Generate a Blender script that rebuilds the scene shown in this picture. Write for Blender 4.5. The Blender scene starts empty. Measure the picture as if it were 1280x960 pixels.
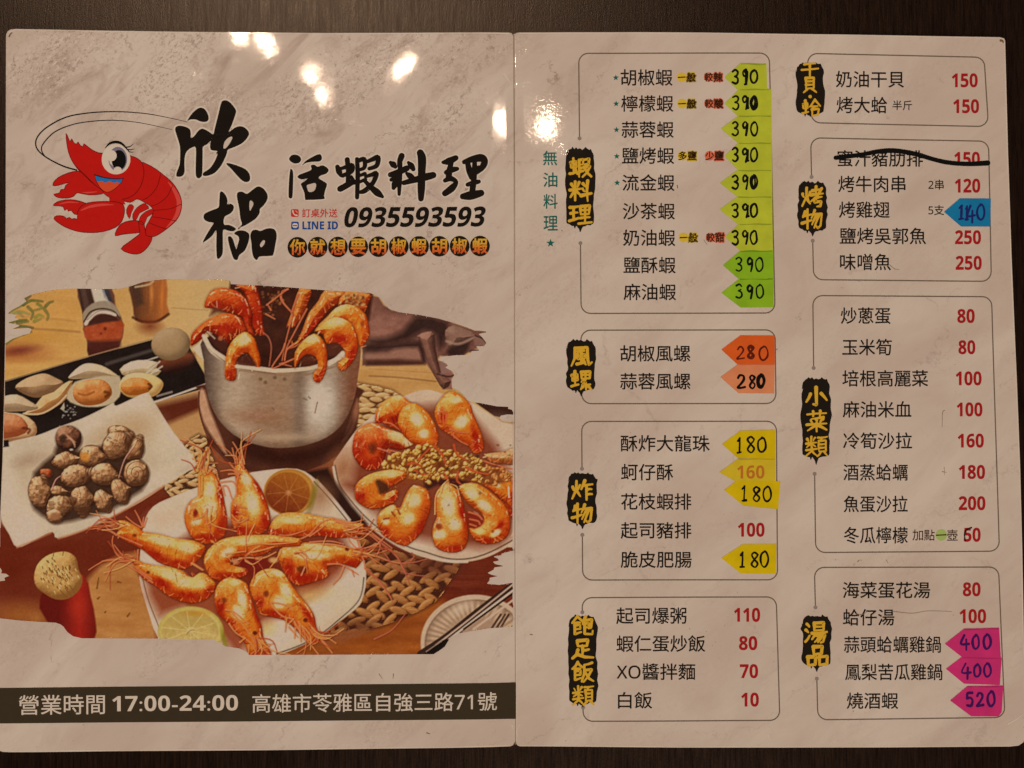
import bpy, bmesh, math
import numpy as np
from mathutils import Vector
from mathutils.geometry import delaunay_2d_cdt, tessellate_polygon

SC = bpy.context.scene
COL = SC.collection
# ------------------------------------------------------------------ camera: a phone held a hand's breadth above the menu
FPX = 985.0                      # focal length in pixels of the 1280 x 960 photograph
HCAM, TILT = 0.326, math.radians(2.0)
cam_data = bpy.data.cameras.new('camera'); cam = bpy.data.objects.new('camera', cam_data); COL.objects.link(cam)
cam.location = (0, 0, HCAM); cam.rotation_euler = (TILT, 0, 0)
cam_data.sensor_fit = 'HORIZONTAL'; cam_data.angle = 2 * math.atan(640 / FPX)
cam_data.clip_start = 0.01; cam_data.clip_end = 50
SC.camera = cam
# ------------------------------------------------------------------ dim restaurant air
world = bpy.data.worlds.new('World'); SC.world = world; world.use_nodes = True
bg = world.node_tree.nodes['Background']; bg.inputs[0].default_value = (1.0, 0.78, 0.58, 1); bg.inputs[1].default_value = 0.045
SC.view_settings.view_transform = 'Standard'; SC.view_settings.look = 'None'
SC.view_settings.exposure = 0.0; SC.view_settings.gamma = 1.0
try:
    SC.cycles.max_bounces = 6; SC.cycles.use_denoising = True; SC.cycles.sample_clamp_indirect = 4
except Exception: pass

def plane_xy(px, py):
    """photo pixel -> point of the table-top plane (the menu lies on it)"""
    xn = (px - 640) / FPX; yn = -(py - 480) / FPX
    dy = yn * math.cos(TILT) + math.sin(TILT); dz = yn * math.sin(TILT) - math.cos(TILT)
    t = HCAM / -dz
    return xn * t, dy * t
# ------------------------------------------------------------------ ceiling bulbs of the restaurant (their mirror images are the glints on the laminate)
def bulb(px, py, height, watts, radius, colour=(1.0, 0.725, 0.515)):
    x, y = plane_xy(px, py); k = height / HCAM
    l = bpy.data.lights.new('ceiling_or_fill_bulb', 'POINT'); l.energy = watts; l.shadow_soft_size = radius; l.color = colour
    o = bpy.data.objects.new('ceiling_or_fill_bulb', l); COL.objects.link(o); o.location = (x * (1 + k), y * (1 + k), height)
    return o
BULBS = [(290, 46, 2.0, 2.2, 0.020), (322, 54, 2.0, 2.6, 0.024), (384, 90, 1.9, 1.8, 0.013), (399, 118, 1.9, 1.8, 0.013), (508, 84, 2.0, 2.3, 0.015), (684, 156, 1.9, 3.6, 0.025)]
for b in BULBS: bulb(*b)
# two unseen soft lamps, added for the wood's sheen and a brighter page top
for b in ((250, -120, 2.1, 45, 0.18), (470, -130, 2.1, 51, 0.18)): bulb(*b, (1.0, 0.715, 0.495))
# unseen area light added well behind the camera, fills and evens the page
la = bpy.data.lights.new('fill_panel', 'AREA'); la.shape = 'RECTANGLE'; la.size = 1.4; la.size_y = 1.4; la.energy = 122; la.color = (1.0, 0.75, 0.565)
lo = bpy.data.objects.new('fill_panel', la); COL.objects.link(lo); lo.location = (0.5, -4.2, 2.6)
lo.rotation_euler = (Vector((0, 0.02, 0)) - lo.location).to_track_quat('-Z', 'Y').to_euler()
# ------------------------------------------------------------------ helpers
MM = 0.001
# profile of the swelling left of the fold: a shallow trough that steepens away from the crease, then levels out
FOLD_D = np.linspace(-90, 0, 361)
_sl = 0.000595 * (43 - FOLD_D) / (1 + np.exp(-(FOLD_D + 31) / 2.2))
FOLD_Z = np.cumsum(_sl[::-1])[::-1] * 0.25 * 0.331
def fold_h(px, py):
    """height of the laminate: flat, with a swelling beside the fold and slow ripples"""
    px = np.asarray(px, float); py = np.asarray(py, float); d = px - 642.4
    m = 0.72 + 0.28 * np.sin(py * 0.021 + 0.6)
    left = np.interp(d, FOLD_D, FOLD_Z) + 0.0045 * np.exp(-((d + 16) / 10.0) ** 2) * (np.sin(py * 0.16) + 0.8 * np.sin(py * 0.37 + px * .2))
    right = 0.14 * np.exp(-np.abs(d) / 9.0) * m
    rip = 0.10 * np.sin(px * 0.0135 + py * 0.006 + 1.0) * np.sin(py * 0.0105 + 0.4) + 0.06 * np.sin(px * 0.024 - py * 0.013)
    groove = -0.22 * np.exp(-(d / 1.3) ** 2)
    return (np.where(d < 0, left, right) + rip + groove) * MM

def P(px, py, lay=0.0):
    """photo pixels -> points on the menu, lay metres above its film"""
    px = np.asarray(px, float); py = np.asarray(py, float)
    xn = (px - 640) / FPX; yn = -(py - 480) / FPX
    dy = yn * math.cos(TILT) + math.sin(TILT); dz = yn * math.sin(TILT) - math.cos(TILT)
    t = HCAM / -dz
    return np.stack([xn * t, dy * t, fold_h(px, py) + lay], -1)

def srgb(c): 
    c = np.asarray(c, float) / 255.0
    return np.where(c <= 0.04045, c / 12.92, ((c + 0.055) / 1.055) ** 2.4)
KLIGHT = np.array([0.635, 0.470, 0.345])       # warmth of the room light: colour seen / colour of the ink
def ink_rgb(c): return np.clip(srgb(c) / KLIGHT, 0.004, 0.92)

def tag(o, label=None, cat=None, group=None, kind=None):
    if label: o['label'] = label
    if cat: o['category'] = cat
    if group: o['group'] = group
    if kind: o['kind'] = kind
    return o
def empty(name, parent=None):
    o = bpy.data.objects.new(name, None); COL.objects.link(o); o.empty_display_size = 0.01
    if parent: o.parent = parent
    return o
def meshobj(name, verts, faces, mats, parent=None, fmat=None, smooth=False):
    me = bpy.data.meshes.new(name); me.from_pydata([tuple(map(float, v)) for v in verts], [], [tuple(map(int, f)) for f in faces])
    for m in (mats if isinstance(mats, (list, tuple)) else [mats]): me.materials.append(m)
    if fmat is not None: me.polygons.foreach_set('material_index', np.array(fmat, np.int32))
    if smooth: me.polygons.foreach_set('use_smooth', np.ones(len(me.polygons), bool))
    me.update()
    o = bpy.data.objects.new(name, me); COL.objects.link(o)
    if parent: o.parent = parent
    return o

class Build:
    """collects filled shapes (in photo pixels) for one mesh object"""
    def __init__(s): s.v = []; s.f = []; s.fm = []; s.mats = []; s.lay = 0.0
    def mi(s, m):
        if m not in s.mats: s.mats.append(m)
        return s.mats.index(m)
    def add(s, pts2, faces, m, lay):
        pts2 = np.asarray(pts2, float); b = len(s.v)
        s.v += list(P(pts2[:, 0], pts2[:, 1], lay)); k = s.mi(m)
        for f in faces:
            f = [b + i for i in f]
            a, c, d = (s.v[f[0]], s.v[f[1]], s.v[f[2]])
            n = (c[0] - a[0]) * (d[1] - a[1]) - (c[1] - a[1]) * (d[0] - a[0])
            if len(f) > 3:
                n = sum(s.v[f[i]][0] * s.v[f[(i + 1) % len(f)]][1] - s.v[f[(i + 1) % len(f)]][0] * s.v[f[i]][1] for i in range(len(f)))
            s.f.append(f if n > 0 else f[::-1]); s.fm.append(k)
    def fill(s, pts, m, lay, holes=(), sm=0):
        loops = [smooth_pts(p, sm) if sm else np.asarray(p, float) for p in [pts] + list(holes)]
        tri = tessellate_polygon([[Vector((q[0], q[1], 0)) for q in l] for l in loops])
        s.add(np.concatenate(loops), tri, m, lay)
    def ribbon(s, pts, m, lay, w0=1.0, w1=None, sm=4, closed=False, grow=2e-7):
        p = np.asarray(pts, float)
        if sm and len(p) > 2: p = smooth_pts(p, sm, closed)
        if p.shape[1] == 2:
            w1 = w0 if w1 is None else w1; p = np.c_[p, np.linspace(w0, w1, len(p))]
        keep = [0] + [i for i in range(1, len(p)) if np.hypot(*(p[i, :2] - p[i - 1, :2])) > 1e-4]; p = p[keep]
        if closed: p = np.vstack([p, p[:1]])
        n = len(p); b = len(s.v); k = s.mi(m)
        d = np.gradient(p[:, :2], axis=0)
        if closed: d[0] = d[-1] = (p[1, :2] - p[-2, :2])
        d /= np.linalg.norm(d, axis=1)[:, None] + 1e-9; nn = np.c_[-d[:, 1], d[:, 0]]; r = p[:, 2:3] / 2
        L = p[:, :2] + nn * r; R = p[:, :2] - nn * r; z = lay + grow * np.arange(n)
        s.v += list(P(L[:, 0], L[:, 1], z)) + list(P(R[:, 0], R[:, 1], z))
        for i in range(n - 1): s.f.append([b + i, b + i + 1, b + n + i + 1, b + n + i]); s.fm.append(k)
        if not closed:
            for e, sg in ((0, -1), (n - 1, 1)):
                a0 = math.atan2(d[e, 1] * sg, d[e, 0] * sg); an = a0 + np.linspace(-math.pi / 2, math.pi / 2, 7)
                q = p[e, :2] + r[e] * np.c_[np.cos(an), np.sin(an)]; c = len(s.v)
                s.v += list(P(q[:, 0], q[:, 1], z[e])); s.f.append([c + j for j in range(6, -1, -1)]); s.fm.append(k)
        return s
    def disc(s, x, y, rx, ry, m, lay, n=28, ang=0):
        a = np.linspace(0, math.tau, n, endpoint=False); c, q = math.cos(ang), math.sin(ang); u, v = rx * np.cos(a), ry * np.sin(a)
        s.add(np.c_[x + u * c - v * q, y + u * q + v * c], [list(range(n))], m, lay)
    def text(s, body, m, lay, x0, x1, yc, h=None, bold=0.0, shear=0.0, dy=0.0, em=None, heavy=True):
        """set body between x0 and x1; h = pixel height of the drawn glyphs (figures), em = pixels per em (hanzi); bold thickens the strokes (em)"""
        body = body.translate(HEAVY if heavy else LIGHT)
        v, f, rim = glyphs(body)
        lo, hi = v.min(0), v.max(0); sx = (x1 - x0) / (hi[0] - lo[0])
        if h: sy = h / (hi[1] - lo[1]); cy = (hi[1] + lo[1]) / 2
        else: sy = em or sx; cy = 0.38
        def T(q):
            yy = yc - (q[:, 1] - cy) * sy; xx = x0 + (q[:, 0] - lo[0]) * sx - shear * (yy - yc)
            return np.c_[xx, yy + dy * (xx - (x0 + x1) / 2)]
        s.add(T(v), f, m, lay)
        if bold and len(rim):
            a, c = v[rim[:, 0]], v[rim[:, 1]]; d = c - a; L = np.linalg.norm(d, axis=1)[:, None] + 1e-9; d = d / L * bold; nn = np.c_[-d[:, 1], d[:, 0]]
            q = np.stack([a - d * .5 + nn, a - d * .5 - nn, c + d * .5 - nn, c + d * .5 + nn], 1).reshape(-1, 2)
            s.add(T(q), [(4 * i, 4 * i + 1, 4 * i + 2, 4 * i + 3) for i in range(len(rim))], m, lay + 1e-6)
    def make(s, name, parent=None):
        return meshobj(name, s.v, s.f, s.mats, parent, s.fm)

_glyph = {}
HEAVY = {ord(c): 0x1D7EC + i for i, c in enumerate('0123456789')}; HEAVY.update({ord(c): 0x1D5D4 + ord(c) - 65 for c in 'LINED'})
LIGHT = {ord(c): 0x1D7E2 + i for i, c in enumerate('0123456789')}; LIGHT.update({ord(c): 0x1D5A0 + ord(c) - 65 for c in 'XO'})
def glyphs(body):
    """outlines of the built-in lettering as flat polygons, with their rim edges"""
    if body not in _glyph:
        c = bpy.data.curves.new('lettering', 'FONT'); c.body = body; c.size = 1; c.resolution_u = 4
        o = bpy.data.objects.new('lettering', c); COL.objects.link(o)
        dg = bpy.context.evaluated_depsgraph_get(); me = bpy.data.meshes.new_from_object(o.evaluated_get(dg))
        v = np.zeros(len(me.vertices) * 3); me.vertices.foreach_get('co', v); v = v.reshape(-1, 3)[:, :2].copy()
        f = [list(p.vertices) for p in me.polygons]; cnt = {}
        for q in f:
            for i, j in zip(q, q[1:] + q[:1]): cnt[(min(i, j), max(i, j))] = cnt.get((min(i, j), max(i, j)), 0) + 1
        _glyph[body] = (v, f, np.array([e for e, k in cnt.items() if k == 1], int))
        bpy.data.objects.remove(o); bpy.data.curves.remove(c); bpy.data.meshes.remove(me)
    return _glyph[body]

# ------------------------------------------------------------------ materials
def nodes_of(name):
    m = bpy.data.materials.new(name); m.use_nodes = True; nt = m.node_tree; return m, nt, nt.nodes['Principled BSDF']
def N(nt, t, **kw):
    n = nt.nodes.new(t)
    for k, v in kw.items():
        if k.startswith('i_'): n.inputs[int(k[2:])].default_value = v
        else: setattr(n, k, v)
    return n
def math_(nt, op, a, b=None, c=None):
    n = nt.nodes.new('ShaderNodeMath'); n.operation = op
    for i, v in enumerate((a, b, c)):
        if v is None: continue
        if isinstance(v, (int, float)): n.inputs[i].default_value = v
        else: nt.links.new(v, n.inputs[i])
    return n.outputs[0]
def mapr(nt, v, a, b, c=0.0, d=1.0):
    n = nt.nodes.new('ShaderNodeMapRange'); nt.links.new(v, n.inputs[0])
    for i, q in enumerate((a, b, c, d)): n.inputs[i + 1].default_value = q
    return n.outputs[0]
def noise(nt, vec, scale, detail=3, rough=0.55, dist=0.0, out=0):
    n = nt.nodes.new('ShaderNodeTexNoise'); nt.links.new(vec, n.inputs['Vector']); n.inputs['Scale'].default_value = scale
    n.inputs['Detail'].default_value = detail; n.inputs['Roughness'].default_value = rough; n.inputs['Distortion'].default_value = dist
    return n.outputs[out]
def mapping(nt, vec, scale=(1, 1, 1), rot=0.0, loc=(0, 0, 0)):
    n = nt.nodes.new('ShaderNodeMapping'); nt.links.new(vec, n.inputs[0]); n.inputs['Scale'].default_value = scale
    n.inputs['Rotation'].default_value = (0, 0, rot); n.inputs['Location'].default_value = loc; return n.outputs[0]
def streak(nt, vec, rot, scale, loc=(0, 0, 0)):
    """turn first, then stretch: patterns drawn out along a slanted direction"""
    return mapping(nt, mapping(nt, vec, (1, 1, 1), rot), scale, 0, loc)
def mixc(nt, f, a, b):
    n = nt.nodes.new('ShaderNodeMix'); n.data_type = 'RGBA'
    if isinstance(f, (int, float)): n.inputs[0].default_value = f
    else: nt.links.new(f, n.inputs[0])
    for i, v in ((6, a), (7, b)):
        if isinstance(v, tuple): n.inputs[i].default_value = (*v[:3], 1)
        else: nt.links.new(v, n.inputs[i])
    return n.outputs[2]

def film_group():
    """the laminate: gentle waves, patches of fine crinkle, hairline scratches -> Normal, Roughness"""
    g = bpy.data.node_groups.new('laminate_film', 'ShaderNodeTree')
    g.interface.new_socket('Normal', in_out='OUTPUT', socket_type='NodeSocketVector'); g.interface.new_socket('Roughness', in_out='OUTPUT', socket_type='NodeSocketFloat')
    out = g.nodes.new('NodeGroupOutput'); pos = g.nodes.new('ShaderNodeNewGeometry').outputs['Position']
    waves = noise(g, pos, 34, 2, 0.5)
    patch = mapr(g, noise(g, pos, 22, 2), 0.46, 0.66)
    crink = noise(g, streak(g, pos, 0.5, (1, 1.7, 1)), 420, 3, 0.6, 0.6)
    dimple = noise(g, pos, 170, 2, 0.5)
    sc = None
    for ang, sca, seed in ((0.5, 60, 0.3), (-0.75, 50, 1.7), (1.35, 70, 2.9)):
        q = streak(g, pos, ang, (sca * 16, sca * 0.45, 1), (seed, seed * 2, 0))
        v = g.nodes.new('ShaderNodeTexVoronoi'); v.feature = 'DISTANCE_TO_EDGE'; g.links.new(q, v.inputs['Vector']); v.inputs['Scale'].default_value = 1.0
        line = mapr(g, v.outputs['Distance'], 0.0, 0.03, 1, 0)
        line = math_(g, 'MULTIPLY', line, mapr(g, noise(g, pos, 45 + 20 * seed, 1), 0.60, 0.70))
        sc = line if sc is None else math_(g, 'MAXIMUM', sc, line)
    h = math_(g, 'MULTIPLY', waves, 3.2e-5)
    h = math_(g, 'ADD', h, math_(g, 'MULTIPLY', dimple, 8e-6))
    h = math_(g, 'ADD', h, math_(g, 'MULTIPLY', math_(g, 'MULTIPLY', crink, math_(g, 'ADD', math_(g, 'MULTIPLY', patch, 1.0), 0.14)), 2.3e-5))
    h = math_(g, 'ADD', h, math_(g, 'MULTIPLY', sc, 4e-6))
    b = g.nodes.new('ShaderNodeBump'); b.inputs['Strength'].default_value = 1.0; b.inputs['Distance'].default_value = 1.0; g.links.new(h, b.inputs['Height'])
    r = mapr(g, noise(g, pos, 60, 3), 0.3, 0.7, 0.028, 0.060)
    g.links.new(b.outputs[0], out.inputs['Normal']); g.links.new(r, out.inputs['Roughness'])
    return g
FILM = film_group()
def film(nt, bsdf, spec=0.5):
    n = nt.nodes.new('ShaderNodeGroup'); n.node_tree = FILM
    nt.links.new(n.outputs['Normal'], bsdf.inputs['Normal']); nt.links.new(n.outputs['Roughness'], bsdf.inputs['Roughness'])
    bsdf.inputs['IOR'].default_value = 1.49; bsdf.inputs['Specular IOR Level'].default_value = spec

_inks = {}
def ink(name, rgb, wear=0.10, spec=0.5):
    if name in _inks: return _inks[name]
    m, nt, b = nodes_of(name); pos = N(nt, 'ShaderNodeNewGeometry').outputs['Position']
    c = ink_rgb(rgb); lo = tuple(c * (1 - wear)); hi = tuple(np.clip(c * (1 + wear) + 0.004, 0, .95))
    nt.links.new(mixc(nt, noise(nt, pos, 300, 4, 0.65), lo, hi), b.inputs['Base Color']); film(nt, b, spec)
    _inks[name] = m; return m

def marble():
    m, nt, b = nodes_of('printed_marble_paper'); pos = N(nt, 'ShaderNodeNewGeometry').outputs['Position']
    R = math.radians(-42)
    sp = N(nt, 'ShaderNodeSeparateXYZ'); nt.links.new(pos, sp.inputs[0])
    # the printed stone is busiest across the top of the cover page
    busy = math_(nt, 'ADD', math_(nt, 'MULTIPLY', mapr(nt, sp.outputs['Y'], 0.03, 0.13), mapr(nt, sp.outputs['X'], 0.06, -0.01)), mapr(nt, sp.outputs['X'], 0.02, -0.02, 0.24, 0.42))
    c0, c1, c2 = tuple(ink_rgb((194, 169, 148))), tuple(ink_rgb((182, 155, 134))), tuple(ink_rgb((164, 136, 117)))
    col = mixc(nt, mapr(nt, noise(nt, streak(nt, pos, R, (1, 2.2, 1)), 12, 5, 0.6, 0.5), 0.36, 0.62), c0, c1)
    col = mixc(nt, math_(nt, 'MULTIPLY', mapr(nt, noise(nt, streak(nt, pos, R, (1, 2.6, 1), (1, 2, 0)), 30, 6, 0.66, 0.7), 0.50, 0.70), math_(nt, 'MULTIPLY', busy, 0.8)), col, c2)
    zone = math_(nt, 'MULTIPLY', mapr(nt, noise(nt, streak(nt, pos, R, (1, 2.4, 1), (1.7, 0.4, 0)), 15, 4, 0.6, 0.3), 0.47, 0.62), busy)
    grain = mapr(nt, noise(nt, streak(nt, pos, R, (1, 1.5, 1)), 560, 4, 0.7, 0.6), 0.50, 0.66)
    col = mixc(nt, math_(nt, 'MULTIPLY', math_(nt, 'MULTIPLY', grain, zone), 0.62), col, tuple(ink_rgb((138, 111, 94))))
    lite = mapr(nt, noise(nt, streak(nt, pos, R, (1, 1.5, 1), (3, 3, 0)), 480, 4, 0.7), 0.54, 0.68)
    col = mixc(nt, math_(nt, 'MULTIPLY', math_(nt, 'MULTIPLY', lite, zone), 0.8), col, tuple(ink_rgb((216, 194, 168))))
    # wandering veins, running down to the right
    warp = N(nt, 'ShaderNodeVectorMath', operation='MULTIPLY_ADD'); nt.links.new(noise(nt, pos, 42, 6, 0.68, 0, 1), warp.inputs[0]); warp.inputs[1].default_value = (0.034, 0.034, 0); nt.links.new(pos, warp.inputs[2])
    for sc, wd, st, sd, cut in ((9, 0.010, 0.9, 0.0, 0.47), (19, 0.014, 0.75, 5.0, 0.51), (40, 0.020, 0.5, 9.0, 0.54)):
        v = N(nt, 'ShaderNodeTexVoronoi'); v.feature = 'DISTANCE_TO_EDGE'; nt.links.new(streak(nt, warp.outputs[0], R - .1, (1, 2.6, 1), (sd, sd, 0)), v.inputs['Vector']); v.inputs['Scale'].default_value = sc
        line = mapr(nt, v.outputs['Distance'], 0.0, wd, 1, 0)
        line = math_(nt, 'MULTIPLY', line, mapr(nt, noise(nt, pos, 21 + sc, 3, 0.6), cut, cut + 0.12))
        line = math_(nt, 'MULTIPLY', line, mapr(nt, noise(nt, pos, 400, 2), 0.3, 0.6))
        col = mixc(nt, math_(nt, 'MULTIPLY', math_(nt, 'MULTIPLY', line, math_(nt, 'MINIMUM', math_(nt, 'ADD', busy, 0.1), 1.0)), st), col, tuple(ink_rgb((128, 100, 82))))
    # scattered pits
    v = N(nt, 'ShaderNodeTexVoronoi'); nt.links.new(warp.outputs[0], v.inputs['Vector']); v.inputs['Scale'].default_value = 330
    pit = math_(nt, 'MULTIPLY', mapr(nt, v.outputs['Distance'], 0.10, 0.22, 1, 0), mapr(nt, noise(nt, pos, 60, 3, 0.7), 0.62, 0.68))
    col = mixc(nt, math_(nt, 'MULTIPLY', pit, 0.5), col, tuple(ink_rgb((104, 82, 68))))
    # age: a yellowed rim of glue stains in a few spots, rubbed dirt specks
    dirt = math_(nt, 'MULTIPLY', mapr(nt, noise(nt, pos, 750, 2, 0.5), 0.72, 0.76), mapr(nt, noise(nt, pos, 28, 2), 0.5, 0.62))
    col = mixc(nt, math_(nt, 'MULTIPLY', dirt, 0.6), col, tuple(ink_rgb((96, 74, 60))))
    nt.links.new(col, b.inputs['Base Color']); film(nt, b)
    return m

def picture_material():
    m, nt, b = nodes_of('printed_food_picture'); a = N(nt, 'ShaderNodeAttribute'); a.attribute_name = 'ink'
    pos = N(nt, 'ShaderNodeNewGeometry').outputs['Position']
    g = mapr(nt, noise(nt, pos, 900, 2), 0.3, 0.7, 0.94, 1.05)
    n = N(nt, 'ShaderNodeVectorMath', operation='SCALE'); nt.links.new(a.outputs['Color'], n.inputs[0]); nt.links.new(g, n.inputs[3])
    nt.links.new(n.outputs[0], b.inputs['Base Color']); film(nt, b); return m

def table_material():
    m, nt, b = nodes_of('dark_wood_laminate'); pos = N(nt, 'ShaderNodeNewGeometry').outputs['Position']
    fib = noise(nt, mapping(nt, pos, (1, 0.06, 1)), 1300, 4, 0.7)
    pore = noise(nt, mapping(nt, pos, (1, 0.10, 1), 0, (2, 2, 0)), 1500, 3, 0.6)
    band = noise(nt, mapping(nt, pos, (1, 0.06, 1), 0, (5, 1, 0)), 90, 3, 0.6)
    f = math_(nt, 'MULTIPLY', mapr(nt, fib, 0.35, 0.7), mapr(nt, band, 0.25, 0.75, 0.75, 1.0))
    col = mixc(nt, f, (0.006, 0.0025, 0.0019), (0.021, 0.009, 0.0062))
    col = mixc(nt, mapr(nt, pore, 0.58, 0.72), col, (0.010, 0.006, 0.005))
    nt.links.new(col, b.inputs['Base Color'])
    nt.links.new(mapr(nt, fib, 0.3, 0.7, 0.28, 0.46), b.inputs['Roughness']); b.inputs['Specular IOR Level'].default_value = 0.40; b.inputs['Specular Tint'].default_value = (1.0, 0.86, 0.74, 1)
    fine = noise(nt, mapping(nt, pos, (1, 0.4, 1)), 1900, 3, 0.7)
    h = math_(nt, 'ADD', math_(nt, 'MULTIPLY', fib, 3e-5), math_(nt, 'ADD', math_(nt, 'MULTIPLY', pore, 5e-5), math_(nt, 'MULTIPLY', fine, 7e-5)))
    bp = N(nt, 'ShaderNodeBump'); bp.inputs['Distance'].default_value = 1.0; bp.inputs['Strength'].default_value = 1.0; nt.links.new(h, bp.inputs['Height']); nt.links.new(bp.outputs[0], b.inputs['Normal'])
    return m

def flag_material(name, rgb, alpha_like=0.0):
    m, nt, b = nodes_of(name); pos = N(nt, 'ShaderNodeNewGeometry').outputs['Position']
    c = ink_rgb(rgb); lo = tuple(c * 0.90); hi = tuple(np.clip(c * 1.08, 0, .95))
    col = mixc(nt, mapr(nt, noise(nt, pos, 130, 3, 0.6), .3, .7), lo, hi)
    col = mixc(nt, math_(nt, 'MULTIPLY', mapr(nt, noise(nt, mapping(nt, pos, (1, 5, 1), .3), 260, 3), .6, .75), .25), col, tuple(c * .7))
    nt.links.new(col, b.inputs['Base Color']); film(nt, b, 0.45); b.inputs['Specular IOR Level'].default_value = 0.42
    return m
# ------------------------------------------------------------------ the printed food picture (ink colours computed per point)
PX0, PX1, PY0, PY1, PST = -9.0, 646.0, 346.0, 820.0, 0.8
_nx = int((PX1 - PX0) / PST) + 1
_ny = int((PY1 - PY0) / PST) + 1
_X, _Y = np.meshgrid(PX0 + PST * np.arange(_nx), PY0 + PST * np.arange(_ny))
CAN = np.zeros((_ny, _nx, 3)); IDM = np.zeros((_ny, _nx), int); ITEMS = ['table_picture']
_rng = np.random.RandomState(7)

def vnoise(scale, seed=0, octv=4, ax=1.0, ay=1.0, x=None, y=None):
    x = _X if x is None else x; y = _Y if y is None else y
    out = np.zeros(x.shape); amp = 1.0; tot = 0
    for o in range(octv):
        g = np.random.RandomState(seed * 31 + o).rand(67, 71)
        fx = x * ax / scale * 2 ** o + 100.3 + o * 17.7; fy = y * ay / scale * 2 ** o + 57.1 + o * 9.3
        ix = np.floor(fx).astype(int); iy = np.floor(fy).astype(int); tx = fx - ix; ty = fy - iy
        tx = tx * tx * (3 - 2 * tx); ty = ty * ty * (3 - 2 * ty)
        a = g[iy % 67, ix % 71]; b = g[iy % 67, (ix + 1) % 71]; c = g[(iy + 1) % 67, ix % 71]; d = g[(iy + 1) % 67, (ix + 1) % 71]
        out += amp * ((a * (1 - tx) + b * tx) * (1 - ty) + (c * (1 - tx) + d * tx) * ty); tot += amp; amp *= 0.55
    return out / tot

def smooth_pts(pts, n=4, closed=True):
    P = np.array(pts, float); m = len(P); out = []
    for i in range(m if closed else m - 1):
        if closed: p0, p1, p2, p3 = P[i - 1], P[i], P[(i + 1) % m], P[(i + 2) % m]
        else: p0, p1, p2, p3 = P[max(i - 1, 0)], P[i], P[i + 1], P[min(i + 2, m - 1)]
        for k in range(n):
            t = k / n
            out.append(0.5 * (2 * p1 + (p2 - p0) * t + (2 * p0 - 5 * p1 + 4 * p2 - p3) * t * t + (3 * p1 - p0 - 3 * p2 + p3) * t ** 3))
    if not closed: out.append(P[-1])
    return np.array(out)

def crop(pts, ox, oy, s):
    return [tuple([ox + p[0] / s, oy + p[1] / s] + list(p[2:])) for p in pts]

def box(x0, y0, x1, y1, pad=6):
    i0 = max(0, int((x0 - pad - PX0) / PST)); i1 = min(_nx, int((x1 + pad - PX0) / PST) + 2)
    j0 = max(0, int((y0 - pad - PY0) / PST)); j1 = min(_ny, int((y1 + pad - PY0) / PST) + 2)
    return (slice(j0, max(j1, j0)), slice(i0, max(i1, i0)))

class Shape: pass

def poly(pts, sm=3, pad=8):
    P = smooth_pts(pts, sm) if sm > 1 else np.array(pts, float)
    s = Shape(); s.sl = box(P[:, 0].min(), P[:, 1].min(), P[:, 0].max(), P[:, 1].max(), pad)
    x = _X[s.sl]; y = _Y[s.sl]; d2 = np.full(x.shape, 1e9); ins = np.zeros(x.shape, bool)
    for a, b in zip(P, np.roll(P, -1, 0)):
        e = b - a; L = e @ e + 1e-9
        t = np.clip(((x - a[0]) * e[0] + (y - a[1]) * e[1]) / L, 0, 1)
        d2 = np.minimum(d2, (x - a[0] - t * e[0]) ** 2 + (y - a[1] - t * e[1]) ** 2)
        c = (a[1] > y) != (b[1] > y)
        if abs(e[1]) > 1e-9: ins ^= c & (x < a[0] + (y - a[1]) * e[0] / e[1])
    s.d = np.sqrt(d2) * np.where(ins, -1, 1); s.x, s.y = x, y
    return s

def ell(cx, cy, rx, ry, ang=0, pad=8):
    s = Shape(); R = max(rx, ry); s.sl = box(cx - R, cy - R, cx + R, cy + R, pad)
    s.x, s.y = _X[s.sl], _Y[s.sl]; a = math.radians(ang)
    u = (s.x - cx) * math.cos(a) + (s.y - cy) * math.sin(a); v = -(s.x - cx) * math.sin(a) + (s.y - cy) * math.cos(a)
    q = np.sqrt((u / rx) ** 2 + (v / ry) ** 2) + 1e-9
    s.u, s.v, s.q = u / rx, v / ry, q; s.d = (q - 1) * np.minimum(rx, ry) * (0.5 + 0.5 * np.clip(q, 0, 1))
    return s

def strk(pts, w0=1.0, w1=None, sm=5, pad=4):
    P = smooth_pts(pts, sm, False) if sm > 1 and len(pts) > 2 else np.array(pts, float)
    if P.shape[1] == 2:
        w1 = w0 if w1 is None else w1
        P = np.c_[P, np.linspace(w0, w1, len(P))]
    s = Shape(); R = P[:, 2].max(); s.sl = box(P[:, 0].min() - R, P[:, 1].min() - R, P[:, 0].max() + R, P[:, 1].max() + R, pad)
    x = _X[s.sl]; y = _Y[s.sl]; s.x, s.y = x, y
    best = np.full(x.shape, 1e9); s.t = np.zeros(x.shape); s.w = np.zeros(x.shape); s.d = np.full(x.shape, 1e9); s.w[:] = R
    n = len(P) - 1
    for i in range(n):
        a, b = P[i], P[i + 1]; e = b[:2] - a[:2]; L = e @ e + 1e-9
        t = np.clip(((x - a[0]) * e[0] + (y - a[1]) * e[1]) / L, 0, 1)
        dist = np.sqrt((x - a[0] - t * e[0]) ** 2 + (y - a[1] - t * e[1]) ** 2); r = a[2] + t * (b[2] - a[2])
        m = dist - r < best
        best = np.where(m, dist - r, best); s.t = np.where(m, (i + t) / n, s.t)
        side = np.sign(e[0] * (y - a[1]) - e[1] * (x - a[0])); s.w = np.where(m, side * dist / np.maximum(r, .3), s.w)
    s.d = best
    return s

def C3(c): return np.array(c, float)
def mix(a, b, t):
    a = np.asarray(a, float); b = np.asarray(b, float)
    return a + (b - a) * np.clip(t, 0, 1)[..., None]

def item(name):
    ITEMS.append(name); return len(ITEMS) - 1

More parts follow.
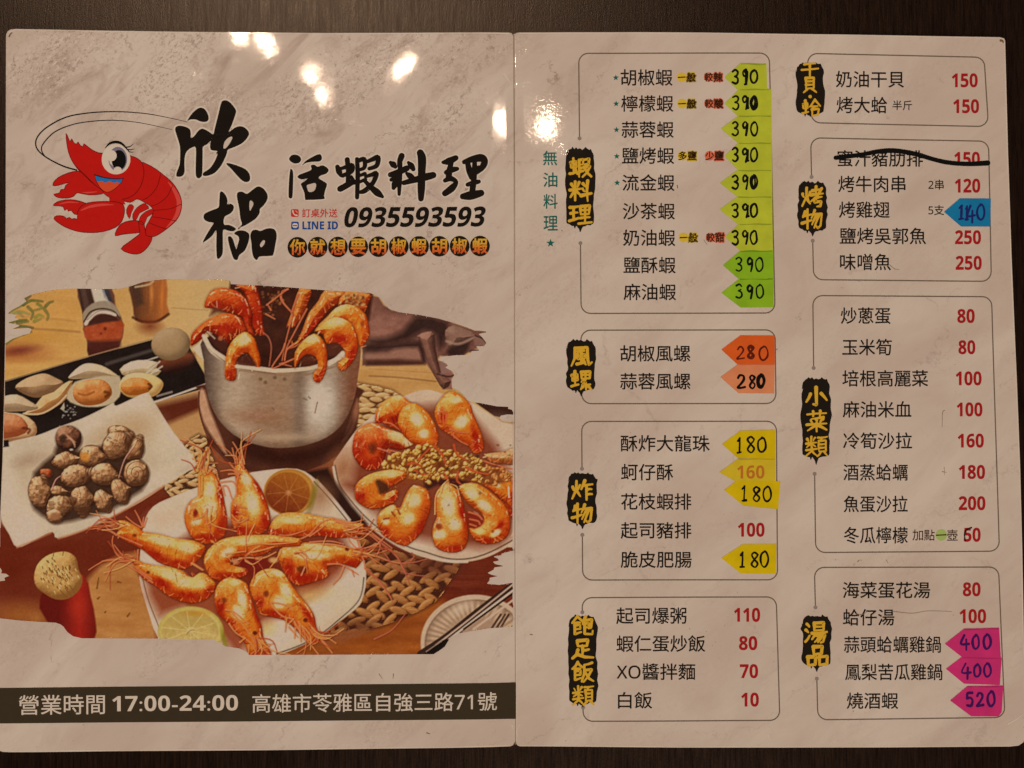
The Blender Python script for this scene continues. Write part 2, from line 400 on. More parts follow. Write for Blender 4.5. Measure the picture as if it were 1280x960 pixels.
def put(s, col, a=1.0, soft=0.8, id=None, clip=None):
    al = np.clip(0.5 - s.d / (2 * soft), 0, 1) * a
    if clip is not None: al = al * np.clip(0.5 - clip / 1.6, 0, 1)
    CAN[s.sl] = CAN[s.sl] * (1 - al[..., None]) + al[..., None] * np.asarray(col, float)
    if id is not None: IDM[s.sl] = np.where(al > 0.5, id, IDM[s.sl])

def glow(cx, cy, rx, ry, col, a=0.6, ang=0, power=1.0, within=None):
    s = ell(cx, cy, rx, ry, ang, 2)
    al = np.clip(1 - s.q, 0, 1) ** power * a
    if within is not None: al = al * (IDM[s.sl] == within)
    CAN[s.sl] = CAN[s.sl] * (1 - al[..., None]) + al[..., None] * C3(col)

def light(s, R, k=(-0.45, -0.65, 0.62)):
    h = np.sqrt(np.clip(1 - (1 - np.clip(-s.d / R, 0, 1)) ** 2, 0, 1)) * R
    gy, gx = np.gradient(h, PST); n = np.sqrt(gx * gx + gy * gy + 1)
    return np.clip((-gx * k[0] - gy * k[1] + k[2]) / n, -0.2, 1)

def ndx(s, scale, seed, octv=3, ax=1., ay=1.): return vnoise(scale, seed, octv, ax, ay, s.x, s.y)

def solid(s, dark, mid, hi, R, id=None, nz=0.25, nscale=5, seed=1, k=(-0.45, -0.65, 0.62), soft=0.8):
    L = light(s, R, k) + nz * (ndx(s, nscale, seed) - 0.5)
    col = mix(C3(dark), mid, L / 0.62); col = mix(col, hi, (L - 0.62) / 0.38)
    put(s, col, 1, soft, id)

def shadow(s, col=(40, 18, 10), a=0.6, soft=6, dx=0, dy=0): put(s, col, a, soft)

OR = ((170, 54, 12), (214, 106, 28), (234, 178, 96))
def prawn(pts, R, id, seed, tone=OR, pale=(), red=(), k=(-0.35, -0.7, 0.6), sm=3, seg=None):
    s = poly(pts, sm); put(s, (70, 24, 12), 0.5, 3.0)
    L = light(s, R * 1.2, k)
    hue = ndx(s, 10, seed + 5, 3); fine = ndx(s, 2.6, seed + 3, 3) - 0.5; blot = ndx(s, 5.0, seed + 11, 2)
    L = L + 0.26 * (ndx(s, 8, seed) - 0.5) + 0.10 * fine
    col = mix(C3(tone[0]), tone[1], L / 0.52)
    col = mix(col, C3(tone[0]) * .55 + C3(tone[1]) * .45, (blot - .58) * 1.5)
    col = mix(col, col * np.array([1.0, 1.22, 1.35]), (hue - .5) * 2.2)
    m = s.d < 0
    if m.sum() > 40:
        # shell rings run across the long axis of the body
        xx, yy = s.x[m], s.y[m]; c = np.cov(np.vstack([xx, yy])); w, v = np.linalg.eigh(c); ax_ = v[:, 1]
        q = (s.x - xx.mean()) * ax_[0] + (s.y - yy.mean()) * ax_[1]; p = -(s.x - xx.mean()) * ax_[1] + (s.y - yy.mean()) * ax_[0]
        ring = np.abs(((q + 0.03 * p * p + 6 * ndx(s, 9, seed + 7, 2)) / 9.5) % 1 - .5); rl = np.clip((.10 - ring) / .10, 0, 1) * np.clip(-s.d / 4, 0, 1)
        col = mix(col, C3(tone[0]) * .8, rl * .38 * np.clip(hue * 2 - .2, 0, 1))
    for (x, y, rx, ry, a) in red:
        e = ell(x, y, rx * 1.1, ry * 1.1, a, 2); g = np.zeros(s.x.shape); 
        ca, sa = math.cos(math.radians(a)), math.sin(math.radians(a)); uu = ((s.x - x) * ca + (s.y - y) * sa) / (rx * 1.15); vv = (-(s.x - x) * sa + (s.y - y) * ca) / (ry * 1.15)
        g = np.clip(1 - np.sqrt(uu * uu + vv * vv), 0, 1); col = mix(col, C3((158, 30, 10)), g * 1.5 * (.6 + .8 * (blot - .2)))
    for (x, y, rx, ry, a) in pale:
        ca, sa = math.cos(math.radians(a)), math.sin(math.radians(a)); uu = ((s.x - x) * ca + (s.y - y) * sa) / (rx * 1.1); vv = (-(s.x - x) * sa + (s.y - y) * ca) / (ry * 1.1)
        g = np.clip(1 - np.sqrt(uu * uu + vv * vv), 0, 1); col = mix(col, C3((214, 164, 84)), g * 2.2 * (.55 + .9 * (hue - .2))); col = mix(col, C3((230, 202, 150)), np.clip(g * 2.4 - .7 + .9 * fine, 0, 1) * .85)
    col = mix(col, tone[2], np.clip((L - 0.62 + .15 * fine) / 0.34, 0, 1) * .7)
    col = mix(col, C3(tone[0]) * .62, np.clip((s.d + 2.2) / 2.2, 0, 1) * np.clip(.65 - L, 0, 1))
    col = col + fine[..., None] * np.array([16, 17, 10])
    put(s, col, 1, 0.9, id)
    r = np.random.RandomState(seed); B = smooth_pts(pts, 3); nB = len(B); ctr = B.mean(0)
    area = abs(np.sum(B[:, 0] * np.roll(B[:, 1], -1) - B[:, 1] * np.roll(B[:, 0], -1))) / 2
    acc = 0
    for i in range(nB):
        e = B[(i + 1) % nB] - B[i]; le = np.hypot(*e) + 1e-6; nrm = np.array([e[1], -e[0]]) / le; nrm = nrm if (B[i] - ctr) @ nrm > 0 else -nrm
        acc += le
        if acc < 3.0: continue
        acc = 0; q0 = B[i] - nrm * 1.5
        if nrm[1] > .25 and r.rand() < .75:      # folded legs on the shaded side
            L_ = 3 + 4 * r.rand(); t = np.array([-nrm[1], nrm[0]]) * r.randn() * .7; q1 = q0 - nrm * L_ + t * L_
            put(strk([tuple(q0), tuple((q0 + q1) / 2 + t), tuple(q1)], .75, .5), [(232, 140, 74), (120, 34, 12), (204, 92, 44)][r.randint(3)], .62, .7)
        elif nrm[1] < -.1 and r.rand() < .55:    # wet glints along the back
            q1 = B[i] - nrm * (2.2 + 4.2 * r.rand()); d_ = e / le * (1 + 2.2 * r.rand())
            put(strk([tuple(q1 - d_), tuple(q1 + d_)], .55 + .5 * r.rand(), .4), (246, 214, 164), .42 + .3 * r.rand(), .9)
    for _ in range(int(area / 170)):
        a_, b_ = B[r.randint(nB)], B[r.randint(nB)]; q1 = ctr + (a_ - ctr) * .35 + (b_ - ctr) * .35
        put(strk([tuple(q1 - r.randn(2) * 1.6), tuple(q1 + r.randn(2) * 1.6)], .5, .35), [(246, 208, 150), (112, 34, 12), (236, 168, 96)][r.randint(3)], .36, .9)
    if seg:
        for q in seg: put(strk(q, .7, .5), (150, 50, 16), .5, .8)
    return s

def hairs(lines, col=(214, 110, 66), w=0.7, a=0.85, id=None):
    for q in lines:
        put(strk([(p[0] + .9, p[1] + 1.0) for p in q], w, w * .6), (104, 36, 14), .38, 0.8); put(strk(q, w, w * 0.6), col, a, 0.7, id)

def paint_picture():
    # ---- table boards
    n = vnoise(60, 3, 4, 0.35, 1.6); g = vnoise(9, 4, 3, 0.12, 1.2)
    base = mix(C3((188, 130, 60)), C3((210, 158, 90)), n)
    base += (g - 0.5)[..., None] * np.array([20, 18, 12])
    base = mix(base, C3((194, 154, 98)), (_X - 90) / 160)
    dk = np.clip((_Y - 500) / 60, 0, 1) * np.clip(1.3 - abs(_Y - 690) / 200, 0, 1)
    base = mix(base, C3((106, 38, 20)) + (n - .5)[..., None] * 26, dk)
    CAN[:] = base
    glow(20, 440, 60, 18, (150, 70, 34), .8); glow(26, 438, 34, 8, (110, 44, 36), .8, -8)
    glow(40, 420, 50, 14, (180, 120, 40), .6)
    put(strk([(40, 411), (75, 413), (100, 415)], 1.2), (140, 88, 46), .6, 1.5)
    put(strk([(0, 395), (60, 398), (95, 402)], .8), (150, 96, 50), .35, 1.5)
    put(strk([(215, 385), (260, 388)], .6), (150, 108, 62), .5, 1.2)
    # right board under the napkin
    s = poly([(440, 450), (560, 455), (570, 500), (540, 520), (440, 520)], 1)
    put(s, mix(C3((176, 120, 60)), C3((204, 156, 96)), ndx(s, 14, 5, 3, .2, 1.5)), 1, 2)
    put(strk([(462, 470), (500, 472), (545, 477)], .9), (128, 82, 44), .7, 1)
    put(strk([(462, 461), (540, 466)], .5), (150, 100, 56), .4, 1)
    # lower boards
    s = poly([(100, 745), (128, 705), (172, 690), (176, 720), (196, 800), (100, 805)], 2)
    put(s, mix(C3((162, 96, 44)), C3((192, 132, 72)), ndx(s, 12, 8, 3, .3, 1.2)), 1, 4)
    for q in [[(148, 727), (152, 728)], [(123, 748), (125, 746)], [(132, 765), (133, 764)], [(122, 735), (124, 722)], [(160, 770), (163, 766)]]:
        put(strk(q, 1.1, .7), (104, 60, 26), .8, .9)
    glow(25, 768, 60, 26, (160, 92, 40), .9); glow(46, 772, 16, 12, (176, 112, 52), .6)
    s = poly([(430, 800), (460, 780), (540, 745), (560, 770), (530, 825), (320, 825), (360, 805)], 2)
    put(s, mix(C3((128, 58, 18)), C3((166, 86, 30)), ndx(s, 10, 6, 3, .3, 1)), 1, 8)
    s = poly([(540, 690), (650, 690), (650, 760), (600, 745), (560, 752)], 1)
    put(s, mix(C3((88, 28, 16)), C3((120, 48, 26)), ndx(s, 8, 16, 3, .2, 2)), 1, 5)
    s = poly([(180, 510), (260, 490), (275, 560), (220, 570)], 1); put(s, (92, 36, 20), 1, 6)
    s = poly([(208, 530), (250, 512), (262, 545), (215, 560)], 1); put(s, (190, 140, 84), .9, 4)
    # ---- herbs
    h = item('herb_picture')
    for q, c in [([(11, 391), (20, 386), (31, 381)], (96, 94, 46)), ([(30, 381), (40, 376), (54, 377)], (74, 76, 32)), ([(12, 403), (25, 401), (34, 400)], (70, 70, 30)),
                 ([(16, 410), (27, 408), (42, 410)], (64, 60, 28)), ([(33, 374), (39, 370)], (80, 64, 34)), ([(9, 429), (20, 422), (40, 415)], (92, 92, 30)),
                 ([(36, 384), (42, 391), (40, 399)], (92, 84, 36)), ([(45, 397), (50, 394), (55, 396)], (120, 120, 40)), ([(58, 383), (62, 379), (67, 377)], (84, 78, 34)),
                 ([(56, 386), (61, 394), (60, 400)], (104, 92, 40)), ([(24, 391), (30, 396)], (140, 110, 62)), ([(48, 380), (53, 385), (44, 388)], (106, 98, 40)), ([(23, 404), (36, 402)], (80, 78, 34)),
                 ([(14, 395), (24, 390), (38, 393)], (128, 122, 66)), ([(44, 402), (52, 399)], (118, 110, 42))]:
        put(strk(q, 2.0, 1.1), c, .85, 1.2, h); put(strk(q, .5, .3), (176, 170, 96), .4, .8)
    # ---- spice jars
    j = item('jar_picture')
    s = poly([(97, 356), (138, 356), (145, 384), (152, 396), (155, 414), (150, 432), (140, 447), (112, 447), (110, 428), (105, 412), (104, 390)], 2)
    put(s, mix(C3((104, 62, 46)), C3((70, 32, 24)), (s.y - 425) / 12), 1, 1.2, j)
    put(poly([(97, 356), (113, 356), (119, 378), (104, 392)], 1), (62, 38, 30), 1, 1.2); put(poly([(101, 356), (106, 356), (113, 384), (106, 388)], 1), (88, 60, 50), .8, 1.5)
    put(poly([(113, 356), (129, 356), (138, 380), (120, 382)], 1), (196, 178, 152), 1, 1.4)
    put(poly([(128, 360), (136, 360), (142, 378), (136, 376)], 1), (60, 52, 54), 1, 1.2); put(poly([(128, 362), (131, 362), (134, 374), (131, 372)], 1), (128, 128, 130), .8, 1)
    put(poly([(104, 392), (115, 380), (132, 376), (145, 382), (151, 396), (140, 392), (126, 390), (114, 394), (107, 405)], 2), (150, 128, 104), 1, 1.2)
    put(strk([(106, 402), (114, 390), (128, 386), (142, 389), (150, 398)], 1.0), (70, 44, 30), .9, .9)
    put(strk([(108, 405), (118, 393), (130, 390), (144, 394)], 2.0), (222, 206, 180), .95, 1.2); put(strk([(110, 400), (124, 389), (142, 388)], .7), (120, 100, 84), .7, .8); put(strk([(133, 372), (137, 380)], 1.2), (150, 140, 132), .7, .9); put(strk([(150, 404), (152, 420)], .8), (190, 120, 84), .6, .9)
    put(poly([(111, 408), (120, 396), (132, 393), (145, 396), (151, 404), (148, 408)], 2), (66, 34, 26), 1, 1.2)
    s = poly([(109, 408), (152, 401), (154, 414), (149, 427), (113, 427), (106, 415)], 2)
    put(s, mix(C3((150, 56, 26)), C3((176, 82, 44)), ndx(s, 6, 3)), 1, 1.5)
    put(ell(132, 411, 2, 2), (96, 30, 16), .9, 1); put(ell(127, 417, 1.4, 1.4), (110, 36, 18), .9, 1)
    put(poly([(111, 427), (150, 425), (152, 440), (146, 447), (114, 447)], 1), (74, 30, 22), .9, 3)
    j2 = item('jar_picture')
    s = poly([(162, 357), (179, 352), (208, 346), (209, 380), (212, 392), (200, 401), (186, 404), (170, 400), (167, 385), (164, 370)], 2)
    put(s, mix(C3((92, 52, 32)), C3((172, 96, 44)), (s.x - 168) / 38 + .35 * (ndx(s, 7, 9, 3, 2, .4) - .5)), 1, 1.3, j2)
    put(poly([(164, 358), (176, 356), (180, 380), (170, 384)], 1), (72, 46, 34), .85, 2.5); put(strk([(170, 359), (186, 356), (192, 352)], 1.3), (190, 160, 120), .8, 1)
    put(strk([(167, 397), (178, 402), (196, 402), (211, 393)], 1.5), (66, 28, 16), .9, 1.5); glow(188, 408, 22, 14, (120, 52, 26), .9); glow(190, 366, 4, 22, (214, 130, 60), .8); glow(203, 370, 3, 26, (206, 116, 48), .8)
    # ---- black tray
    t = item('tray_picture')
    s = poly([(-9, 481), (90, 452), (190, 425), (236, 432), (262, 478), (262, 484), (195, 502), (140, 530), (60, 560), (-9, 562)], 1)
    put(s, mix(C3((24, 15, 12)), C3((40, 27, 22)), ndx(s, 20, 2)), 1, .9, t)
    put(strk([(0, 479), (60, 461), (120, 443), (190, 424)], .9), (150, 116, 84), .8, .8)
    put(strk([(134, 455), (190, 438)], 2.2), (78, 66, 58), .8, 1.5); put(strk([(192, 503), (225, 492), (258, 480)], 1.3), (196, 176, 160), .95, .8)
    put(strk([(197, 495), (215, 490)], 1.4), (170, 146, 130), .7, 1.0)
    s = poly([(196, 452), (222, 442), (243, 442), (240, 458), (215, 468), (198, 462)], 2); put(s, mix(C3((120, 58, 34)), C3((40, 18, 14)), (s.y - 448) / 16 + (s.x - 215) / 60), 1, 3)
    for i in range(26):
        x, y = 78 + 18 * _rng.rand(), 506 + 18 * _rng.rand(); put(ell(x, y, .6 + _rng.rand(), .5 + .7 * _rng.rand()), (150, 140, 124), .7, .6)
    put(poly([(76, 511), (81, 503), (82, 510), (80, 513)], 1), (180, 160, 132), .9, .8)
    # ---- clams
    cl = item('clam_picture')
    solid(poly([(20, 485), (28, 476), (44, 469), (58, 467), (72, 473), (80, 478), (76, 486), (66, 492), (50, 497), (36, 495)], 3), (118, 80, 50), (176, 134, 92), (204, 164, 120), 18, cl, .2, 7, 3)
    solid(poly([(46, 505), (54, 495), (68, 490), (80, 480), (92, 476), (84, 498), (72, 508), (56, 517), (40, 519), (30, 517)], 2), (150, 96, 50), (196, 142, 84), (214, 170, 120), 14, cl, .25, 6, 4)
    put(strk([(30, 517), (52, 517), (72, 506), (84, 494)], .9), (226, 196, 152), .8, .9)
    cl = item('clam_picture')
    solid(poly([(-9, 500), (6, 495), (22, 493), (36, 500), (48, 508), (46, 512), (30, 514), (-9, 514)], 2), (140, 108, 76), (190, 158, 120), (212, 184, 146), 14, cl, .15, 6, 5)
    solid(poly([(-9, 516), (14, 516), (30, 518), (44, 528), (47, 540), (40, 548), (20, 551), (-9, 549)], 2), (150, 100, 62), (200, 160, 114), (216, 184, 140), 8, cl, .2, 6, 6)
    solid(poly([(-9, 518), (20, 518), (32, 526), (36, 537), (24, 545), (-9, 547)], 2), (140, 66, 34), (190, 112, 66), (206, 146, 100), 16, cl, .45, 6, 6)
    put(strk([(30, 535), (38, 537), (36, 541)], 1.6), (92, 36, 18), .8, 1.2)
    cl = item('clam_picture')
    solid(poly([(86, 472), (100, 458), (112, 454), (128, 457), (142, 465), (148, 472), (122, 472), (98, 474)], 3), (150, 118, 84), (202, 168, 126), (222, 192, 150), 14, cl, .15, 6, 8)
    put(poly([(84, 498), (90, 482), (104, 474), (150, 470), (150, 496), (134, 507), (112, 509), (96, 506)], 2), (184, 158, 122), 1, 1.2, cl)
    solid(poly([(92, 494), (94, 482), (106, 476), (126, 474), (138, 482), (140, 494), (128, 504), (110, 507), (98, 503)], 3), (140, 72, 26), (196, 118, 58), (222, 164, 104), 12, cl, .5, 7, 9)
    put(strk([(99, 492), (108, 494), (118, 490)], 1.2), (146, 72, 26), .8, 1.2); put(strk([(132, 490), (137, 492), (133, 496)], 1.8), (96, 44, 18), .85, 1.3)
    cl = item('clam_picture')
    solid(poly([(150, 462), (164, 452), (182, 450), (197, 453), (196, 460), (202, 464), (192, 472), (180, 470), (160, 472)], 2), (160, 130, 92), (206, 178, 134), (222, 196, 156), 14, cl, .2, 5, 10)
    for q in [[(184, 466), (200, 452)], [(188, 468), (203, 458)], [(180, 452), (198, 446)]]: put(strk(q, 1.1), (196, 180, 156), .8, .9)
    solid(poly([(150, 486), (154, 472), (170, 466), (190, 468), (203, 476), (204, 484), (196, 494), (180, 498), (160, 496)], 3), (168, 124, 68), (208, 168, 106), (222, 188, 134), 9, cl, .15, 6, 11)
    solid(poly([(151, 484), (156, 476), (168, 472), (182, 474), (190, 481), (186, 490), (172, 494), (158, 493)], 3), (150, 76, 24), (202, 120, 52), (220, 156, 92), 12, cl, .45, 5, 12)
    put(strk([(186, 480), (190, 483), (187, 486)], 1.4), (90, 44, 20), .85, 1)
    cl = item('clam_picture')
    solid(ell(214, 430, 24.5, 20.5, -8), (112, 84, 54), (158, 122, 84), (176, 142, 102), 22, cl, .14, 8, 13); put(ell(212, 432, 17, 14), (172, 134, 92), .5, 5)
    put(poly([(241, 436), (254, 424), (256, 452)], 1), (204, 178, 142), 1, .9)
    # ---- woven trivets
    def weave(region, col0, col1, n, sz, ang, seed, dark=(70, 38, 20)):
        w = item('woven_mat_picture'); s = poly(region, 2); put(s, dark, 1, 4, w); r = np.random.RandomState(seed)
        xs = [p[0] for p in region]; ys = [p[1] for p in region]
        y = min(ys); row = 0
        while y < max(ys) + sz:
            x = min(xs) + (row % 2) * sz * .9
            while x < max(xs) + sz:
                px_, py_ = x + r.randn() * sz * .18, y + r.randn() * sz * .13
                e = ell(px_, py_, sz * (.9 + .2 * r.rand()), sz * .44, ang * (1 if row % 2 else -1) + r.randn() * 9)
                L = light(e, sz * .45) + .3 * (ndx(e, 3, seed, 2, .6, 2) - .5); c = mix(C3(dark), col0, L / .5); c = mix(c, col1, (L - .5) / .5)
                al = np.clip(.5 - e.d / 1.6, 0, 1) * (IDM[e.sl] == w)
                CAN[e.sl] = CAN[e.sl] * (1 - al[..., None]) + al[..., None] * c
                x += sz * 1.75
            y += sz * .72; row += 1
    weave([(205, 600), (222, 572), (240, 548), (258, 548), (275, 600), (292, 612), (250, 640), (215, 622)], (176, 126, 76), (214, 172, 118), 0, 7.5, 24, 2)
    weave([(438, 482), (455, 480), (490, 488), (500, 500), (470, 520), (440, 536), (430, 520)], (182, 134, 80), (216, 176, 120), 0, 9.5, 12, 3, (92, 50, 24))
    weave([(420, 668), (500, 690), (560, 700), (576, 706), (560, 730), (545, 752), (510, 770), (478, 782), (440, 790), (400, 794), (440, 760)], (150, 88, 42), (190, 130, 72), 0, 12.5, 30, 4, (66, 30, 18))
    glow(540, 705, 60, 26, (84, 36, 24), .85); glow(470, 690, 40, 20, (92, 40, 24), .6); glow(448, 782, 40, 14, (76, 32, 18), .7)
    put(poly([(405, 793), (440, 787), (462, 788), (445, 796), (418, 798)], 2), (140, 76, 40), .9, 1.5)
    # ---- napkin
    nk = item('napkin_picture')
    z = lambda q: crop(q, 460, 370, 6)
    s = poly(z([(-40, -20), (80, 10), (120, 70), (180, 110), (400, 140), (600, 190), (800, 260), (900, 265), (890, 360), (700, 450), (540, 450), (520, 480), (600, 520), (650, 600), (630, 700), (560, 700), (500, 600), (440, 510), (200, 520), (-40, 520)]), 1)
    put(s, mix(C3((84, 50, 40)), C3((144, 92, 74)), ndx(s, 26, 12, 4, 1, 1) * 1.5 - .25), 1, 1.2, nk)
    s = poly(z([(-20, 180), (80, 130), (200, 140), (330, 150), (370, 200), (250, 260), (150, 310), (40, 330), (-20, 350)]), 2); put(s, mix(C3((120, 76, 60)), C3((164, 108, 88)), ndx(s, 9, 14, 4, 1, 1.6)), .85, 6)
    put(poly(z([(360, 150), (600, 195), (590, 300), (540, 400), (510, 300), (420, 260), (300, 330), (100, 370), (-10, 330), (100, 320), (260, 270)]), 2), (38, 22, 18), .8, 5)
    put(poly(z([(-10, 360), (180, 360), (380, 340), (390, 390), (200, 400), (-10, 420)]), 2), (42, 24, 20), .8, 4)
    put(poly(z([(-10, 430), (150, 430), (200, 400), (370, 390), (400, 480), (250, 470), (-10, 480)]), 2), (150, 102, 80), .9, 3)
    put(poly(z([(-10, 485), (200, 480), (400, 490), (430, 515), (-10, 522)]), 1), (66, 32, 22), .9, 2.5)
    s = poly(z([(370, 300), (450, 268), (500, 285), (510, 400), (550, 570), (625, 640), (570, 700), (510, 620), (450, 500), (400, 380)]), 2); solid(s, (70, 40, 32), (128, 82, 64), (164, 114, 92), 14, None, .2, 5, 15)
    put(poly(z([(385, 310), (420, 400), (440, 500), (410, 500), (385, 400)]), 1), (46, 24, 20), .8, 2)
    s = poly(z([(580, 260), (650, 220), (780, 270), (810, 310), (740, 370), (620, 400), (590, 340)]), 2); solid(s, (80, 50, 40), (132, 92, 74), (150, 110, 90), 20, None, .2, 5, 17)
    put(poly(z([(600, 400), (690, 370), (760, 360), (720, 440), (610, 445)]), 2), (44, 26, 22), .85, 2.5); put(strk(z([(590, 340), (680, 360), (800, 310)]), 1.5), (166, 126, 104), .8, 1.5)
    put(poly(z([(790, 310), (830, 300), (885, 350), (870, 380), (800, 370)]), 1), (128, 88, 74), 1, 1.2); put(strk(z([(810, 300), (860, 320), (888, 355)]), .9), (60, 36, 30), .9, .8)
    put(strk(z([(765, 410), (830, 412)]), 1.6), (88, 58, 50), 1, 1); put(strk(z([(520, 585), (600, 605), (645, 595)]), 1.0), (60, 34, 28), .9, .9); put(poly(z([(540, 480), (590, 515), (620, 570), (550, 590)]), 1), (138, 98, 86), .9, 1.5)
    put(poly([(588, 499), (600, 502), (636, 508), (650, 516), (650, 526), (618, 520)], 1), (58, 30, 22), 1, .9)
    # ---- plates
    def plate(pts, name, lo, hi, nseed, rim=None):
        i = item(name); s = poly(pts, 3); L = light(s, 16); v = ndx(s, 45, nseed)
        put(s, mix(C3(lo), C3(hi), .35 + .9 * (v - .3) + .2 * (L - .5)), 1, .9, i); return i, s
    z = lambda q: crop(q, 0, 430, 7.386)
    pl, s = plate([(3, 566), (5, 556), (12, 552), (47, 544), (73, 534), (103, 523), (130, 510), (142, 503), (146, 507), (166, 498), (184, 491), (190, 497), (217, 540), (246, 578), (230, 592), (211, 604), (180, 625), (152, 640), (110, 661), (73, 673), (66, 665), (44, 675), (22, 684), (12, 668), (1, 645), (0, 600)], 'white_plate_picture', (184, 158, 128), (214, 192, 164), 21)
    put(poly([(22, 572), (60, 560), (110, 545), (175, 520), (215, 560), (200, 580), (160, 612), (110, 640), (70, 652), (40, 640), (24, 610)], 3), (186, 154, 118), .5, 9)
    glow(160, 540, 60, 30, (178, 134, 88), .7, -20); glow(36, 575, 30, 12, (150, 112, 88), .5, -15); glow(205, 560, 26, 40, (204, 184, 152), .6, -35)
    put(strk([(4, 650), (30, 660), (70, 655), (130, 634), (190, 600), (238, 572)], 4.5), (206, 180, 146), .6, 4)
    put(strk([(22, 684), (44, 675), (64, 666)], 1.2), (176, 112, 76), .7, 1.2); put(strk([(74, 673), (112, 660), (152, 640), (206, 607)], 1.3), (176, 106, 68), .7, 1.3)
    put(poly([(-9, 552), (11, 550), (12, 558), (-9, 561)], 1), (26, 20, 18), 1, 1)
    # whelks
    z = lambda x, y, a, b: (20 + x / 6.856, 520 + y / 6.856, a / 6.856, b / 6.856)
    put(poly(crop([(140, 700), (160, 480), (330, 330), (360, 250), (560, 300), (760, 250), (1000, 250), (1130, 560), (1000, 690), (830, 800), (600, 870), (400, 915), (290, 890), (160, 800)], 20, 520, 6.856), 2), (58, 34, 22), .95, 3.5)
    wk = ((84, 48, 28), (168, 114, 72), (224, 180, 132))
    for i, (x, y, a, b, an, kind) in enumerate([(900, 150, 105, 62, 15, 0), (1010, 290, 85, 95, 40, 1), (860, 255, 110, 125, 30, 2), (455, 190, 112, 108, 30, 3), (660, 340, 112, 88, 10, 0), (430, 380, 112, 72, -10, 1), (262, 492, 52, 42, 10, 4),
                                      (520, 510, 135, 95, -12, 0), (765, 500, 122, 96, 8, 0), (1035, 490, 108, 115, 0, 5), (205, 650, 92, 132, -8, 0), (365, 640, 70, 44, 5, 1), (570, 705, 100, 104, 0, 2), (900, 640, 74, 112, -18, 1), (750, 720, 74, 96, -20, 1), (370, 775, 104, 96, 0, 0), (335, 858, 68, 58, 20, 6)]):
        wid = item('whelk_picture'); q = z(x, y, a, b); e = ell(*q, an); tone = wk
        e.d = e.d + 2.6 * (ndx(e, 6, 300 + i, 2) - .5) + np.where(e.u > .35, (np.abs(e.v) * 1.6 - .35) * (e.u - .35) * 9, 0) * (kind in (0, 1, 2))
        if kind == 3: tone = ((50, 26, 18), (116, 68, 44), (176, 122, 86))
        if kind == 4: tone = ((110, 40, 18), (170, 78, 40), (196, 116, 72))
        put(ell(q[0] + .5, q[1] + 1.2, q[2] + .8, q[3] + .8, an), (48, 26, 16), .8, 2)
        if kind in (0, 1, 2):
            da = math.radians([200, -60, -35, 0, 150, 170, 0, -10, 190, 0, -75, 20, 85, 65, 60, -20, 0][i]); rr = min(q[2], q[3]); ca, sa = math.cos(da), math.sin(da)
            for f, m_ in ((1.55, .26), (1.22, .46), (.82, .68)):
                c = ell(q[0] + ca * rr * f, q[1] + sa * rr * f, rr * m_ * .75, rr * m_ * 1.1, math.degrees(da)); put(c, (70, 38, 22), .9, 1.4)
                c2 = ell(q[0] + ca * rr * (f - .06), q[1] + sa * rr * (f - .06), rr * m_ * .66, rr * m_ * 1.0, math.degrees(da)); solid(c2, *tone, rr * m_, wid, .3, 3, 200 + i)
            put(ell(q[0], q[1], q[2] * .98 + .5, q[3] * .98 + .5, an), (66, 36, 20), .6, 1.2)
        solid(e, *tone, min(q[2], q[3]), wid, .42, 4.5, 40 + i)
        if kind in (0, 2):
            sp = (ndx(e, 3.4, 80 + i, 2) > .56) & (e.d < -1) & (e.v > -.45); al = sp * .5
            CAN[e.sl] = CAN[e.sl] * (1 - al[..., None]) + al[..., None] * C3((116, 74, 44))
        if kind in (1, 2):
            for m in (-.1, .35, .7):
                ln = np.abs(e.u - m + .25 * e.v ** 2); al = np.clip(1 - ln * q[2] / .8, 0, 1) * (e.d < -.5) * .45
                CAN[e.sl] = CAN[e.sl] * (1 - al[..., None]) + al[..., None] * C3((86, 52, 32))
        if kind == 3:
            for m in (-.5, 0., .45): put(strk([(q[0] - 9 + m * 4, q[1] - 6 + m * 18), (q[0] + m * 8, q[1] - 2 + m * 6), (q[0] + 8, q[1] + 8 + m * 6)], .9), (188, 134, 100), .7, .9)
            put(ell(q[0] - 7, q[1] + 1, 4.5, 6, 20), (60, 36, 26), .9, 1.5)
        if kind == 5:
            th = np.arctan2(e.v, e.u); sp = (e.q * 2.6 - th / (2 * math.pi)) % 1; al = np.clip(1 - np.abs(sp - .5) * 6, 0, 1) * (e.q < .95) * .7
            CAN[e.sl] = CAN[e.sl] * (1 - al[..., None]) + al[..., None] * C3((96, 56, 34))
        if kind == 6: put(ell(q[0], q[1], q[2] * .6, q[3] * .5), (150, 96, 60), .9, 2)
    put(ell(107, 571, 6, 6, 0), (206, 128, 48), .8, 2)
    hairs([[(166, 560), (156, 575), (149, 597)], [(65, 612), (70, 600), (76, 595)]], (200, 140, 120), .9); put(ell(90, 562, 2, 1.1), (230, 214, 196), .9, .8)
    # ---- toothpick cup
    cp = item('toothpick_cup_picture')
    s = poly([(50, 760), (54, 740), (62, 725), (104, 718), (114, 745), (120, 775), (118, 800), (85, 805), (70, 790)], 2)
    put(s, mix(C3((96, 20, 14)), C3((158, 34, 22)), 1 - abs(s.x - 100) / 26), 1, 1.3, cp); glow(98, 758, 16, 22, (176, 46, 26), .7, 0, 1, cp)
    tp = item('toothpick_picture')
    s = poly([(43, 721), (47, 706), (58, 695), (72, 690), (86, 690), (96, 698), (99, 712), (104, 724), (99, 738), (86, 748), (70, 749), (55, 741), (46, 733)], 3)
    solid(s, (134, 84, 38), (190, 140, 76), (214, 170, 104), 16, tp, .35, 3, 51)
    r = np.random.RandomState(5)
